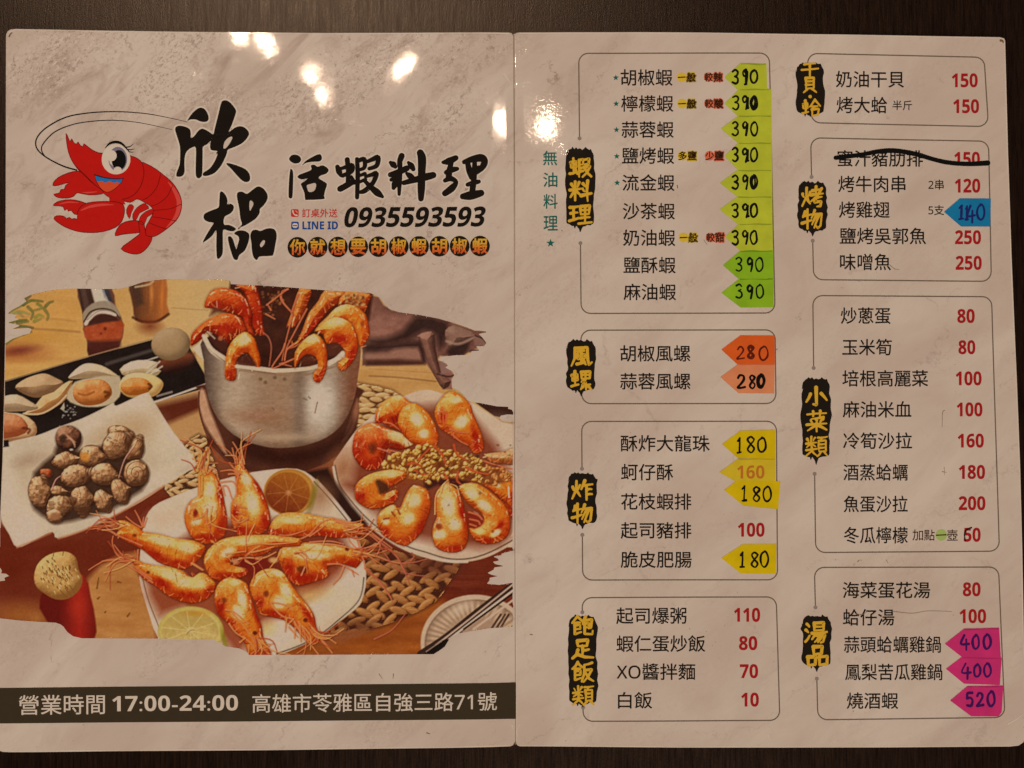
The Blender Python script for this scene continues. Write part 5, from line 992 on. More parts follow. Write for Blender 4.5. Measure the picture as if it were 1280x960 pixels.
# ------------------------------------------------------------------ brush lettering
def brush_outline(b, loops, off, s, m, lay):
    for outer, holes in loops:
        T = lambda q: [(off[0] + x / s, off[1] + y / s) for x, y in q]
        b.fill(T(outer), m, lay, [T(h) for h in holes], sm=3)
def halo_outline(b, loops, off, s, lay, w):
    for outer, holes in loops:
        b.ribbon([(off[0] + x / s, off[1] + y / s, w) for x, y in outer], HALO, lay, sm=3, closed=True, grow=3e-9); lay += 3e-7
XIN = [([(112, 142), (140, 100), (175, 71), (205, 72), (226, 98), (234, 130), (222, 148), (190, 148), (160, 136), (130, 136)], []),
       ([(42, 190), (60, 172), (95, 175), (125, 190), (132, 215), (133, 240), (150, 232), (175, 200), (200, 188), (235, 205), (260, 220), (268, 190), (288, 110), (304, 45), (318, 27), (345, 30), (372, 55), (390, 85), (386, 110), (365, 170), (348, 208), (380, 185), (410, 174), (440, 182), (463, 208), (460, 232), (430, 268), (385, 292), (345, 308), (338, 330), (328, 355), (305, 400), (270, 440), (230, 457), (205, 457), (203, 441), (240, 415), (268, 375), (284, 335), (276, 328), (283, 316), (248, 310), (242, 285), (246, 258), (225, 278), (202, 292), (200, 330), (198, 440), (190, 465), (175, 472), (162, 457), (160, 400), (161, 300), (140, 296), (112, 315), (99, 345), (96, 390), (97, 435), (86, 457), (65, 464), (50, 458), (53, 435), (68, 395), (71, 350), (70, 290), (56, 240)], [[(318, 295), (324, 265), (344, 242), (364, 233), (369, 242), (358, 266), (340, 291), (325, 303)]]),
       ([(335, 390), (350, 385), (400, 400), (445, 420), (468, 450), (470, 480), (455, 493), (430, 488), (400, 460), (365, 420)], [])]
PIN = [([(300, 550), (318, 552), (335, 575), (342, 600), (341, 621), (360, 617), (377, 630), (374, 655), (355, 675), (325, 693), (322, 735), (350, 738), (378, 750), (390, 762), (376, 774), (348, 772), (318, 767), (316, 820), (315, 895), (305, 920), (291, 932), (281, 920), (278, 850), (278, 770), (255, 800), (225, 825), (203, 838), (206, 825), (225, 790), (248, 752), (262, 727), (235, 722), (212, 710), (205, 690), (215, 672), (250, 655), (290, 638), (295, 600)], []),
       ([(400, 553), (425, 548), (452, 560), (475, 545), (500, 526), (520, 518), (546, 530), (568, 560), (570, 590), (550, 625), (527, 647), (525, 670), (505, 700), (475, 722), (440, 742), (420, 750), (406, 763), (402, 760), (424, 735), (415, 700), (408, 640), (396, 580)], [[(470, 600), (484, 604), (490, 620), (480, 642), (470, 658), (466, 630)]]),
       ([(344, 812), (358, 803), (374, 822), (391, 876), (400, 850), (408, 822), (402, 802), (380, 788), (398, 772), (432, 770), (458, 782), (467, 800), (460, 840), (440, 885), (410, 910), (400, 935), (388, 938), (374, 925), (356, 870)], []),
       ([(472, 800), (482, 772), (505, 765), (530, 772), (560, 760), (590, 757), (614, 768), (623, 800), (615, 850), (604, 905), (588, 915), (525, 919), (510, 938), (492, 925), (482, 890), (478, 840)], [[(527, 850), (544, 826), (556, 830), (550, 850), (534, 866)]])]
b = Build(); halo_outline(b, XIN + PIN, (210, 120), 4.573, L1, 4.2)
brush_outline(b, XIN + PIN, (210, 120), 4.573, SOFTBLACK, L1 + 4e-6); b.make('shop_name', menu)['label'] = 'two large black brush characters beside the prawn'
B4 = 4.7407
def bs(q): return [(350 + p[0] / B4, 180 + p[1] / B4, p[2] / B4) for p in q]
HUO = [([(55, 90), (70, 69), (95, 65), (118, 75), (127, 95), (115, 113), (90, 118), (68, 108)], []), ([(62, 155), (72, 152), (80, 175), (79, 240), (76, 308), (68, 324), (55, 320), (52, 300), (55, 220)], []),
       ([(133, 130), (150, 106), (180, 86), (228, 63), (245, 68), (250, 90), (235, 105), (190, 108), (152, 116)], []),
       ([(105, 195), (120, 182), (163, 166), (188, 152), (184, 130), (205, 125), (225, 137), (250, 128), (278, 140), (290, 158), (275, 178), (242, 190), (232, 205), (262, 224), (280, 240), (270, 275), (263, 308), (266, 325), (240, 330), (160, 333), (150, 325), (145, 290), (130, 252), (126, 236), (148, 221), (165, 206), (135, 212), (115, 207)], [[(161, 246), (185, 238), (208, 233), (216, 246), (208, 274), (192, 285), (172, 285), (163, 266)]])]
TITLE_STROKES = [
 # 蝦
 [(342, 138, 20), (352, 165, 26), (362, 188, 16)], [(356, 150, 14), (395, 138, 18), (428, 130, 22), (424, 165, 20), (372, 190, 18)], [(400, 95, 22), (406, 160, 20), (404, 235, 20)], [(358, 268, 26), (395, 248, 26), (432, 226, 24)], [(424, 196, 14), (440, 230, 20)],
 [(458, 92, 18), (462, 180, 20), (458, 318, 18)], [(462, 104, 18), (500, 92, 20), (502, 140, 18), (470, 156, 14)], [(470, 190, 14), (505, 178, 16)], [(470, 228, 14), (508, 212, 16)],
 [(520, 106, 16), (552, 92, 20), (582, 82, 22), (574, 130, 20), (530, 148, 16)], [(508, 196, 14), (545, 184, 18), (572, 178, 22), (552, 232, 20), (505, 278, 22), (470, 288, 14)], [(506, 224, 16), (545, 262, 24), (580, 292, 30), (608, 314, 14)],
 # 料
 [(656, 112, 16), (672, 124, 28), (684, 136, 18)], [(722, 72, 26), (712, 100, 24), (704, 130, 14)], [(655, 184, 22), (700, 170, 26), (752, 146, 26)], [(714, 110, 18), (710, 200, 22), (707, 300, 14)], [(700, 200, 18), (684, 236, 30), (674, 262, 18)], [(690, 190, 14), (660, 214, 16)],
 [(762, 112, 14), (778, 130, 26), (790, 150, 20)], [(752, 176, 14), (770, 190, 26), (790, 204, 20)], [(734, 232, 20), (800, 214, 26), (860, 198, 32), (908, 186, 28)], [(832, 54, 30), (842, 90, 36), (840, 180, 32), (838, 260, 32), (836, 326, 24)],
 # 理
 [(968, 110, 16), (1000, 104, 30), (1042, 84, 24)], [(1016, 110, 20), (1004, 160, 26), (1000, 205, 26)], [(985, 170, 20), (1015, 156, 26), (1050, 148, 18)], [(978, 218, 18), (1010, 206, 24), (1044, 226, 18), (1020, 262, 30), (978, 294, 26)],
 [(1092, 108, 20), (1140, 92, 28), (1192, 84, 34), (1212, 106, 30), (1196, 142, 26), (1150, 180, 18)], [(1112, 112, 22), (1122, 160, 26), (1134, 200, 20)], [(1122, 156, 16), (1180, 140, 18)], [(1154, 100, 20), (1150, 200, 24), (1138, 296, 26)], [(1112, 242, 18), (1146, 232, 22), (1178, 224, 18)], [(1084, 312, 26), (1130, 306, 38), (1192, 292, 28)]]
b = Build()
halo_outline(b, HUO, (350, 180), B4, L1, 3.4)
for i, q in enumerate(TITLE_STROKES): b.ribbon([(x, y, w * 1.4 + 3.4) for x, y, w in bs(q)], HALO, L1 + 4e-6 + i * 2e-7, sm=5, grow=2e-9)
brush_outline(b, HUO, (350, 180), B4, SOFTBLACK, L1 + 1.2e-5)
for i, q in enumerate(TITLE_STROKES): b.ribbon([(x, y, w * 1.4) for x, y, w in bs(q)], SOFTBLACK, L1 + 1.3e-5 + i * 2.5e-7, sm=5, grow=4e-9)
b.make('dish_title', menu)['label'] = 'row of four black brush characters above the phone number'
b = Build(); b.text('0935593593', SOFTBLACK, L1, 431.5, 606, 271.4, h=24.5, bold=0.012, shear=0.20, dy=-0.006); b.make('phone_number', menu)
def rrect(x0, y0, x1, y1, r, n=5):
    out = []
    for cx, cy, a in ((x1 - r, y0 + r, -90), (x1 - r, y1 - r, 0), (x0 + r, y1 - r, 90), (x0 + r, y0 + r, 180)):
        for k in range(n + 1): t = math.radians(a + 90 * k / n); out.append((cx + r * math.cos(t), cy + r * math.sin(t)))
    return out
b = Build(); b.fill(rrect(364, 261.7, 373.6, 271.4, 2), CONTACT_RED, L1); b.ribbon([(366.3, 263.8, 2), (366.8, 266.4, 1.4), (368.8, 268.8, 1.4), (371.4, 269.4, 2)], HALO, L1 + 6e-6, sm=4); b.ribbon([(369.5, 263.8), (371.3, 264.6), (371.8, 266.4)], HALO, L1 + 6e-6, .6)
b.text('訂桌外送', CONTACT_RED, L1, 378, 422, 266.6, em=11.6, bold=.012); b.make('order_line', menu)
b = Build(); b.fill(rrect(364.2, 277.3, 373.8, 287.2, 2), BLUE, L1); b.fill(rrect(365.7, 279.2, 372.4, 285, 2.4), HALO, L1 + 6e-6); b.ribbon([(366.8, 282.2), (371.2, 282.2)], BLUE, L1 + 1e-5, 1.2)
b.text('LINE ID', BLUE, L1, 378.4, 422.6, 282, h=9.6, bold=0.012); b.make('contact_line', menu)
def slogan_ink():
    m, nt, b = nodes_of('slogan_orange'); tc = N(nt, 'ShaderNodeTexCoord'); sp = N(nt, 'ShaderNodeSeparateXYZ'); nt.links.new(tc.outputs['Generated'], sp.inputs[0])
    nt.links.new(mixc(nt, mapr(nt, sp.outputs['Y'], .2, .75), tuple(ink_rgb((216, 84, 34))), tuple(ink_rgb((226, 146, 46)))), b.inputs['Base Color']); film(nt, b); return m
SLOGAN = slogan_ink()
for i, ch in enumerate('你就想要胡椒蝦胡椒蝦'):
    x, y = 372 + 25.33 * i, 309.3 - 0.17 * i
    b = Build(); b.disc(x, y, 12.4, 12.9, BLACK, L1, 32); o = b.make('slogan_badge', menu)
    t = Build(); t.text(ch, SLOGAN, L2, x - 9.2, x + 9.2, y - .2, h=19, bold=0.024); t.make('badge_character', o)
# ------------------------------------------------------------------ opening hours bar
bx = np.linspace(-7, 645, 60); b = Build(); top = np.c_[bx, 859.4 - 6.4 * np.clip(bx, 0, 645) / 645]; bot = np.c_[bx, 903.9 - 5.4 * np.clip(bx, 0, 645) / 645]
tl = np.interp(bx, [-7, 645], [0, 0]); top[0, 0] = bot[0, 0] = -4.6; top[1:, 0] = np.maximum(top[1:, 0], -4.3); bot[1:, 0] = np.maximum(bot[1:, 0], -5.0)
b.add(np.vstack([top, bot]), [[i, i + 1, 61 + i, 60 + i] for i in range(59)], BAR, L1); bar = b.make('hours_banner', menu)
for body, x0, x1, yc, kw in (('營業時間', 24.5, 131.5, 880.4, dict(em=26.5, bold=.006)), ('17:00-24:00', 140.8, 298, 878.6, dict(h=19.5)), ('高雄市苓雅區自強三路71號', 316, 621, 877.6, dict(em=24.8, bold=.006, heavy=False))):
    b = Build(); b.text(body, BARTXT, L2, x0, x1, yc, dy=-0.009, **kw); b.make('banner_lettering', bar)
# ------------------------------------------------------------------ dish list
GLYPH = {
'蝦': [[(8,30),(30,25),(32,50),(10,52),(8,30)],[(20,12),(22,75)],[(5,78),(36,70)],[(30,60),(38,80)],[(45,20),(45,92)],[(45,20),(62,16),(62,38),(47,40)],[(47,55),(62,52)],[(47,70),(62,67)],[(68,18),(88,14),(86,36),(70,38)],[(66,50),(92,46),(80,72),(60,92)],[(70,58),(84,78),(97,90)]],
'料': [[(12,22),(20,38)],[(45,15),(38,35)],[(5,48),(52,42)],[(28,12),(28,92)],[(26,52),(8,78)],[(32,52),(50,68)],[(62,20),(72,32)],[(60,42),(70,54)],[(54,72),(98,62)],[(82,8),(82,95)]],
'理': [[(5,22),(40,18)],[(8,48),(38,44)],[(2,80),(42,68)],[(22,20),(22,76)],[(50,18),(52,52)],[(50,18),(90,14),(86,50),(52,52)],[(52,34),(86,32)],[(70,16),(70,88)],[(50,68),(90,64)],[(42,92),(98,86)]],
'風': [[(22,12),(20,60),(6,92)],[(22,14),(76,10),(78,60),(84,88),(97,76)],[(34,28),(62,24)],[(34,42),(34,60),(64,58),(64,40),(34,42)],[(49,26),(49,82)],[(30,84),(66,76)],[(60,70),(70,86)]],
'螺': [[(8,30),(30,25),(32,50),(10,52),(8,30)],[(20,12),(22,75)],[(5,78),(36,70)],[(48,14),(50,44)],[(48,14),(88,12),(86,42),(50,44)],[(50,28),(86,27)],[(68,13),(68,44)],[(66,48),(52,58),(70,60),(50,74),(88,70)],[(70,70),(70,94)],[(56,80),(46,92)],[(82,80),(94,92)]],
'炸': [[(8,38),(14,52)],[(40,30),(32,48)],[(25,12),(24,50),(6,90)],[(26,55),(42,80)],[(62,10),(46,48)],[(56,32),(96,26)],[(70,30),(70,95)],[(70,52),(92,48)],[(70,74),(94,70)]],
'物': [[(18,18),(8,42)],[(10,38),(46,30)],[(28,8),(28,94)],[(4,70),(46,56)],[(60,12),(46,46)],[(56,30),(92,26),(86,80),(74,92),(66,82)],[(70,30),(48,76)],[(82,30),(58,90)]],
'飽': [[(28,6),(4,36)],[(28,8),(50,28)],[(16,36),(40,34)],[(16,36),(16,86),(44,76)],[(16,46),(40,44),(40,62),(16,64)],[(64,8),(52,40)],[(60,24),(92,20),(88,56),(78,60)],[(62,38),(78,36),(78,54),(62,56)],[(60,38),(60,84),(94,86),(96,70)]],
'足': [[(28,14),(30,38)],[(28,14),(74,10),(70,36),(30,38)],[(50,38),(50,78)],[(52,56),(78,52)],[(30,54),(24,76),(6,92)],[(26,74),(60,86),(98,88)]],
'飯': [[(28,6),(4,36)],[(28,8),(50,28)],[(16,36),(40,34)],[(16,36),(16,86),(44,76)],[(16,46),(40,44),(40,62),(16,64)],[(92,8),(56,18)],[(58,18),(56,60),(46,92)],[(60,42),(90,38),(76,68),(54,94)],[(62,52),(78,78),(98,90)]],
'類': [[(10,20),(16,30)],[(44,14),(36,28)],[(6,40),(50,35)],[(28,10),(28,54)],[(26,42),(8,56)],[(30,42),(46,52)],[(6,68),(52,62)],[(30,56),(26,74),(4,94)],[(32,72),(50,90)],[(56,14),(96,10)],[(74,14),(68,26)],[(60,28),(62,74)],[(60,28),(90,26),(90,72),(62,74)],[(62,43),(90,41)],[(62,58),(90,56)],[(68,78),(54,94)],[(84,76),(98,92)]],
'干': [[(20,20),(80,14)],[(6,50),(96,42)],[(50,16),(50,94)]],
'貝': [[(26,8),(28,70)],[(26,8),(74,6),(74,68),(28,70)],[(28,28),(74,26)],[(28,48),(74,46)],[(36,74),(14,94)],[(64,72),(90,92)]],
'蛤': [[(8,30),(30,25),(32,50),(10,52),(8,30)],[(20,12),(22,75)],[(5,78),(36,70)],[(70,6),(44,44)],[(70,8),(98,40)],[(58,44),(84,40)],[(54,58),(56,90)],[(54,58),(90,54),(86,86),(56,90)]],
'烤': [[(8,38),(14,52)],[(40,30),(32,48)],[(25,12),(24,50),(6,90)],[(26,55),(40,80)],[(50,24),(84,18)],[(66,6),(66,40)],[(44,42),(96,36)],[(90,14),(70,48),(44,70)],[(62,56),(90,50)],[(64,56),(60,72),(88,70),(84,90),(70,92)]],
'小': [[(50,8),(52,84),(38,80)],[(26,36),(8,70)],[(72,34),(96,62)]],
'菜': [[(8,20),(92,14)],[(34,6),(34,28)],[(66,4),(64,26)],[(80,32),(26,40)],[(24,46),(30,56)],[(48,42),(50,54)],[(78,40),(66,54)],[(6,66),(94,60)],[(50,56),(50,96)],[(48,66),(10,92)],[(52,66),(94,88)]],
'湯': [[(10,14),(20,26)],[(6,40),(16,50)],[(4,90),(22,64)],[(42,10),(42,42)],[(42,10),(82,8),(82,40),(42,42)],[(42,25),(82,24)],[(32,54),(96,48)],[(50,56),(32,80)],[(50,64),(88,60),(80,90),(70,94)],[(64,64),(44,92)],[(76,64),(58,92)]],
'品': [[(32,10),(34,42)],[(32,10),(70,8),(66,40),(34,42)],[(8,54),(10,90)],[(8,54),(42,52),(40,86),(10,90)],[(56,54),(58,88)],[(56,54),(92,50),(90,84),(58,88)]],
}
_br = np.random.RandomState(21)
def brush_char(b, ch, cx, cy, s, m, lay, wide=1.0):
    n = len(GLYPH[ch]); w = (14.0 if n < 8 else 12.0 if n < 12 else 9.6) * wide
    for i, q in enumerate(GLYPH[ch]):
        p = np.array(q, float); k = len(p); wd = w * np.interp(np.linspace(0, 1, k), [0, .5, 1], [1.12, .92, .72]); wd = wd * (1 + .12 * _br.randn(k))
        # round the stroke corners a little, as a brush does
        if k > 2:
            pp = []
            for j in range(k - 1):
                for t in np.linspace(0, 1, 4, endpoint=False): pp.append([*(p[j] + (p[j + 1] - p[j]) * t), wd[j] + (wd[j + 1] - wd[j]) * t])
            pp.append([*p[-1], wd[-1]]); pp = np.array(pp)
        else: pp = np.array([[*p[0], wd[0]], [*((p[0] + p[1]) / 2 + _br.randn(2) * 1.2), wd.mean()], [*p[1], wd[1]]])
        pp[:, 0] = cx + (pp[:, 0] - 50) * s / 100; pp[:, 1] = cy + (pp[:, 1] - 50) * s / 100; pp[:, 2] *= s / 100
        b.ribbon(pp, m, lay + i * 3e-7, sm=2, grow=1e-9)

def plaque(b, x0, x1, y0, y1, drip, seed):
    r = np.random.RandomState(seed); pts = []; cx = (x0 + x1) / 2; w = x1 - x0
    top = [(-.5, .10), (-.47, .05), (-.42, .035), (-.38, .022), (-.30, .012), (-.27, 0.0), (-.20, .012), (-.14, .004), (-.08, .016), (0, .010), (.08, .020), (.16, .012), (.20, 0.0), (.25, .012), (.33, .022), (.38, .018), (.42, .04), (.48, .07)]
    H = y1 - y0; k = min(1.0, 70.0 / H)
    for u, v in top: pts.append((cx + u * w * .96, y0 + v * H * (1.6 * k + .3) + r.randn() * .35))
    for t in np.linspace(.14, .86, 12): pts.append((x1 + r.randn() * .55 - .6 - 1.0 * math.sin(t * 9 + seed), y0 + t * H))
    bot = [(.46, .955), (.40, .975), (.33, .99), (.25, .985), (.18, 1.0)]
    for u, v in bot: pts.append((cx + u * w, y1 - (1 - v) * H * k * 1.4 + r.randn() * .3))
    pts += [(cx + .10 * w, y1 + .5), (cx + .05 * w, y1 + (drip - y1) * .55), (cx + .02 * w, drip), (cx - .01 * w, drip - .4), (cx - .04 * w, y1 + (drip - y1) * .45), (cx - .09 * w, y1 + 1), (cx - .13 * w, y1 - .6), (cx - .16 * w, y1 + 2.2), (cx - .19 * w, y1 + 2.4), (cx - .21 * w, y1 - .4)]
    for u, v in [(-.28, .995), (-.34, .98), (-.41, .965), (-.46, .945)]: pts.append((cx + u * w, y1 - (1 - v) * H * k * 1.4 + r.randn() * .3))
    for t in np.linspace(.86, .14, 12): pts.append((x0 + r.randn() * .55 + .6 + .9 * math.sin(t * 8 + seed * 2), y0 + t * H))
    b.fill([(x, y, 0)[:2] for x, y in pts], BLACK, L2, sm=2)

def arc(cx, cy, r, a0, a1, n=7): return [(cx + r * math.cos(math.radians(a)), cy + r * math.sin(math.radians(a))) for a in np.linspace(a0, a1, n)]
def section(label, tl, tr, br, bl, gap0, gap1, dots):
    """rounded frame line, broken on the left where its heading plaque sits"""
    r = 12; b = Build()
    lx = lambda y: tl[0] + (bl[0] - tl[0]) * (y - tl[1]) / (bl[1] - tl[1])
    path = [(lx(gap0), gap0)] + arc(tl[0] + r, tl[1] + r, r, 180, 270) + arc(tr[0] - r, tr[1] + r, r, 270, 360) + arc(br[0] - r, br[1] - r, r, 0, 90) + arc(bl[0] + r, bl[1] - r, r, 90, 180) + [(lx(gap1), gap1)]
    b.ribbon(densify(path), LINE, L1, 1.5, 1.5, sm=0, grow=0)
    if dots:
        b.disc(lx(gap0), gap0, 2.5, 2.5, DOT, L1 + 3e-6, 16); b.disc(lx(gap1), gap1, 2.5, 2.5, DOT, L1 + 3e-6, 16)
    o = b.make('menu_section', menu); o['label'] = label; return o
def heading(sec, x0, x1, y0, y1, drip, chars, seed):
    b = Build(); plaque(b, x0, x1, y0, y1, drip, seed)
    for ch, x, y, s in chars:
        if ch == '·': b.disc(x, y, 2.2, 2.2, GOLD, L3, 14)
        else: brush_char(b, ch, x, y, s, GOLD, L3)
    b.make('heading_plaque', sec)
def dish(sec, body, x0, x1, yc, em=22.0, dy=0.0, name='dish_name', mat=None):
    b = Build(); b.text(body, mat or BLACK, L1 + 4e-6, x0, x1, yc, em=em, bold=0.009, dy=dy, heavy=False); b.make(name, sec)
def price(sec, body, x0, x1, yc, h=17.2, dy=0.0, mat=None):
    b = Build(); b.text(body, mat or RED, L1 + 4e-6, x0, x1, yc, h=h, bold=0.010, dy=dy); return b.make('price', sec)
def taste(sec, y, a, ca, c, cc, dx=0):
    for body, col, xs in ((a, ca, (852 + dx, 863.8 + dx)), (c, cc, (885.8 + dx, 897.5 + dx))):
        b = Build()
        for ch, x in zip(body, xs):
            if ch in '一較少多': b.disc(x, y, 6.2, 6.0, col, L1 + 4e-6, 20)
            else: b.text(ch, col, L1 + 4e-6, x - 5.4, x + 5.4, y, h=11.0, bold=0.115)
        for ch, x in zip(body, xs):
            if ch == '一': b.ribbon([(x - 4.3, y + .3), (x + 4.3, y - .1)], NOTE, L2, 1.5)
            else: b.text(ch, NOTE, L2, x - 5.2, x + 5.2, y, h=10.6, bold=0.02)
        b.make('taste_note', sec)
def star(b, x, y, r, m):
    b.fill([(x + r * (1 if k % 2 == 0 else .42) * math.sin(k * math.pi / 5), y - r * (1 if k % 2 == 0 else .42) * math.cos(k * math.pi / 5)) for k in range(10)], m, L1 + 4e-6)

s1 = section('prawn dishes with nine green flags', (723.5, 66.5), (961.8, 66.5), (968.5, 391.3), (726.3, 391.8), 173, 304, True)
heading(s1, 706.5, 743.5, 184, 283, 290, [('蝦', 725.3, 209, 29), ('料', 725.3, 238.3, 29), ('理', 725.5, 267.5, 29)], 1)
for body, x0, x1, yc in (('胡椒蝦', 776, 840.5, 96.8), ('檸檬蝦', 776.7, 841.5, 129.4), ('蒜蓉蝦', 777, 842, 162), ('鹽烤蝦', 777.5, 842.5, 194.6), ('流金蝦', 778, 843, 228.4), ('沙茶蝦', 778.6, 843.5, 264), ('奶油蝦', 779, 844, 297.2), ('鹽酥蝦', 779.5, 844.5, 331.4), ('麻油蝦', 779.7, 845, 365)): dish(s1, body, x0, x1, yc)
taste(s1, 96.6, '一般', AMBER, '較辣', ROSE); taste(s1, 129.6, '一般', AMBER, '較酸', ROSE, .5); taste(s1, 194.8, '多鹽', AMBER, '少鹽', ROSE, 1.2); taste(s1, 296.8, '一般', AMBER, '較甜', ROSE, 2.5)
for i, y in enumerate((97, 129.6, 162.2, 195.4, 228.6)):
    b = Build(); star(b, 769.8 + .4 * i, y, 4.0, GREEN); b.make('oil_free_star', s1)
b = Build(); b.ribbon([(846.5, 231.5), (847, 235)], BLACK, L1 + 4e-6, .9); b.make('ink_tick', s1)
b = Build()
for ch, y in zip('無油料理', (197.6, 224.8, 251.8, 279)): b.text(ch, GREEN, L1, 678.9 + (y - 197) * .008, 696.4 + (y - 197) * .008, y, h=18, bold=0.01)
star(b, 688.2, 304, 5.4, GREEN); b.make('oil_free_note', menu)['label'] = 'vertical green lettering 無油料理 with a star'
s2 = section('whelk dishes with two orange flags', (726.2, 412.7), (969.0, 412.4), (969.8, 504.4), (727.2, 504.6), 427, 490, False)
heading(s2, 707.7, 744.8, 424, 488.5, 495, [('風', 726.7, 445.5, 28), ('螺', 727, 475, 28)], 2)
dish(s2, '胡椒風螺', 775.3, 862.8, 441.8); dish(s2, '蒜蓉風螺', 775.3, 863, 476.6)
s3 = section('fried dishes with yellow flags', (727.2, 526.8), (970.6, 526.6), (971.8, 724.8), (728.2, 725), 586, 668.6, True)
heading(s3, 709.2, 746.3, 590.3, 655, 661, [('炸', 727.6, 612, 28), ('物', 728, 641.5, 28)], 3)
for body, x0, x1, yc in (('酥炸大龍珠', 776, 887, 554.2), ('蚵仔酥', 776.5, 841.3, 590.2), ('花枝蝦排', 776.5, 864, 627), ('起司豬排', 776, 864, 663), ('脆皮肥腸', 776, 864.5, 699.6)): dish(s3, body, x0, x1, yc)
price(s3, '100', 922.6, 955.5, 662.2)
s4 = section('rice and noodle dishes', (727.8, 747), (970.6, 746.2), (974.5, 900.6), (728.9, 901.6), 765.3, 884.4, True)
heading(s4, 710, 746.8, 768.4, 880, 884, [('飽', 728, 782.6, 28), ('足', 728, 811, 28), ('飯', 728.3, 840, 28), ('類', 728.8, 869, 28)], 4)
for body, x0, x1, yc in (('起司爆粥', 770.3, 858, 769.6), ('蝦仁蛋炒飯', 770.6, 881.5, 804.6), ('XO醬拌麵', 771, 869, 839.6), ('白飯', 772.6, 815, 875.3)): dish(s4, body, x0, x1, yc)
for body, x0, x1, yc in (('110', 917.8, 950, 768.6), ('80', 924, 946.4, 804), ('70', 925, 947.4, 839), ('10', 926.8, 948.4, 874.6)): price(s4, body, x0, x1, yc)
s5 = section('scallop and clam dishes', (1009.6, 67), (1231, 71.3), (1234.8, 158), (1013.8, 153.6), 84, 142, False)
heading(s5, 994.5, 1030.8, 77.8, 143, 146, [('干', 1012.2, 87.5, 23), ('貝', 1012, 106.5, 21), ('·', 1012.6, 120.8, 3), ('蛤', 1013.8, 135, 24)], 5)
dish(s5, '奶油干貝', 1045, 1130, 99, dy=.004); dish(s5, '烤大蛤', 1046, 1109, 131.2, dy=.004); dish(s5, '半斤', 1115.8, 1140.2, 131.6, em=13, name='portion_note')
price(s5, '150', 1190, 1222, 100.4); price(s5, '150', 1191.8, 1223.6, 132.8)
s6 = section('grilled dishes with one struck out line', (1013.6, 172.5), (1235.8, 176.4), (1239, 351.6), (1016.6, 349.8), 221.3, 301, True)
heading(s6, 997, 1033.8, 226, 289, 295.3, [('烤', 1015.4, 246, 29), ('物', 1015.4, 273.6, 28)], 6)
for body, x0, x1, yc in (('蜜汁豬肋排', 1047, 1153.5, 198), ('烤牛肉串', 1048, 1131.8, 230), ('烤雞翅', 1048.8, 1112, 262.2), ('鹽烤吳郭魚', 1049.6, 1157.5, 295), ('味噌魚', 1050, 1113.4, 327.6)): dish(s6, body, x0, x1, yc)
dish(s6, '2串', 1160.6, 1179.5, 230.8, em=13.5, name='portion_note'); dish(s6, '5支', 1160.6, 1180, 262.6, em=13.5, name='portion_note')
for body, x0, x1, yc in (('150', 1193, 1224.6, 198.6), ('120', 1193.6, 1225, 232.2), ('250', 1194, 1226, 296.6), ('250', 1194.8, 1227, 328.6)): price(s6, body, x0, x1, yc)
b = Build(); b.ribbon([(1044.6, 197.2, 5.4), (1060, 195.4, 5.6), (1077, 193.2, 5.2), (1100, 189.0, 5.8), (1120, 188.4, 6.0), (1145, 192.6, 5.8), (1165, 198.6, 5.4), (1185, 203.2, 5.6), (1210, 205, 5.6), (1234.6, 203.8, 6.6)], PEN, L2, sm=5); b.make('marker_strike', s6)
s7 = section('side dishes', (1016, 369.6), (1240, 370.8), (1248.8, 689), (1019.4, 690.6), 460, 592.4, True)
heading(s7, 1001.6, 1038.4, 471.5, 572, 580.5, [('小', 1020, 496.5, 29), ('菜', 1020.8, 526.5, 28), ('類', 1020.6, 557.5, 29)], 7)
for body, x0, x1, yc in (('炒蔥蛋', 1051, 1113, 394.6), ('玉米筍', 1052.8, 1114.6, 434), ('培根高麗菜', 1053, 1160, 473), ('麻油米血', 1053.6, 1139, 511.8), ('冷筍沙拉', 1054, 1139.8, 551), ('酒蒸蛤蠣', 1054.4, 1134.4, 590.4), ('魚蛋沙拉', 1054.8, 1134.4, 630), ('冬瓜檸檬', 1055, 1134.4, 669)): dish(s7, body, x0, x1, yc)
for body, x0, x1, yc in (('80', 1197, 1218.4, 395), ('80', 1198.4, 1219.2, 434), ('100', 1195, 1227, 473), ('100', 1196.2, 1228, 511.8), ('160', 1197.4, 1229.6, 550.8), ('180', 1198.6, 1231, 590), ('200', 1198.4, 1231.4, 629), ('50', 1204.6, 1225.4, 668.4)): price(s7, body, x0, x1, yc)
b = Build(); b.disc(1176.4, 668.6, 7.2, 7.2, LIME, L1, 24)
for ch, x in zip('加點一壺', (1147, 1161.5, 1176.2, 1190.2)):
    if ch == '一': b.ribbon([(x - 6, 669), (x + 6, 668.4)], NOTE, L2, 1.5)
    else: b.text(ch, NOTE, L2, x - 6.6, x + 6.6, 668.8, h=13.6, bold=0.004)
b.make('portion_note', s7)
b = Build(); b.ribbon([(1214, 659.5), (1207.5, 662.5), (1205.4, 669), (1206.5, 676)], PEN, L2, 2.0, 1.6); b.make('pen_correction', s7)
s8 = section('soups with magenta flags', (1018.2, 709.2), (1248.6, 708.8), (1255.6, 897), (1022, 899.6), 759.2, 848.3, True)
heading(s8, 1002, 1039, 768.4, 833, 839.5, [('湯', 1020, 790.3, 29), ('品', 1021.8, 820, 29)], 8)
for body, x0, x1, yc in (('海菜蛋花湯', 1053.4, 1162.4, 737.6), ('蛤仔湯', 1053.6, 1117.8, 771.6), ('蒜頭蛤蠣雞鍋', 1055, 1176, 805.6), ('鳳梨苦瓜雞鍋', 1056.4, 1177.8, 840), ('燒酒蝦', 1058.6, 1122.6, 875.8)): dish(s8, body, x0, x1, yc)
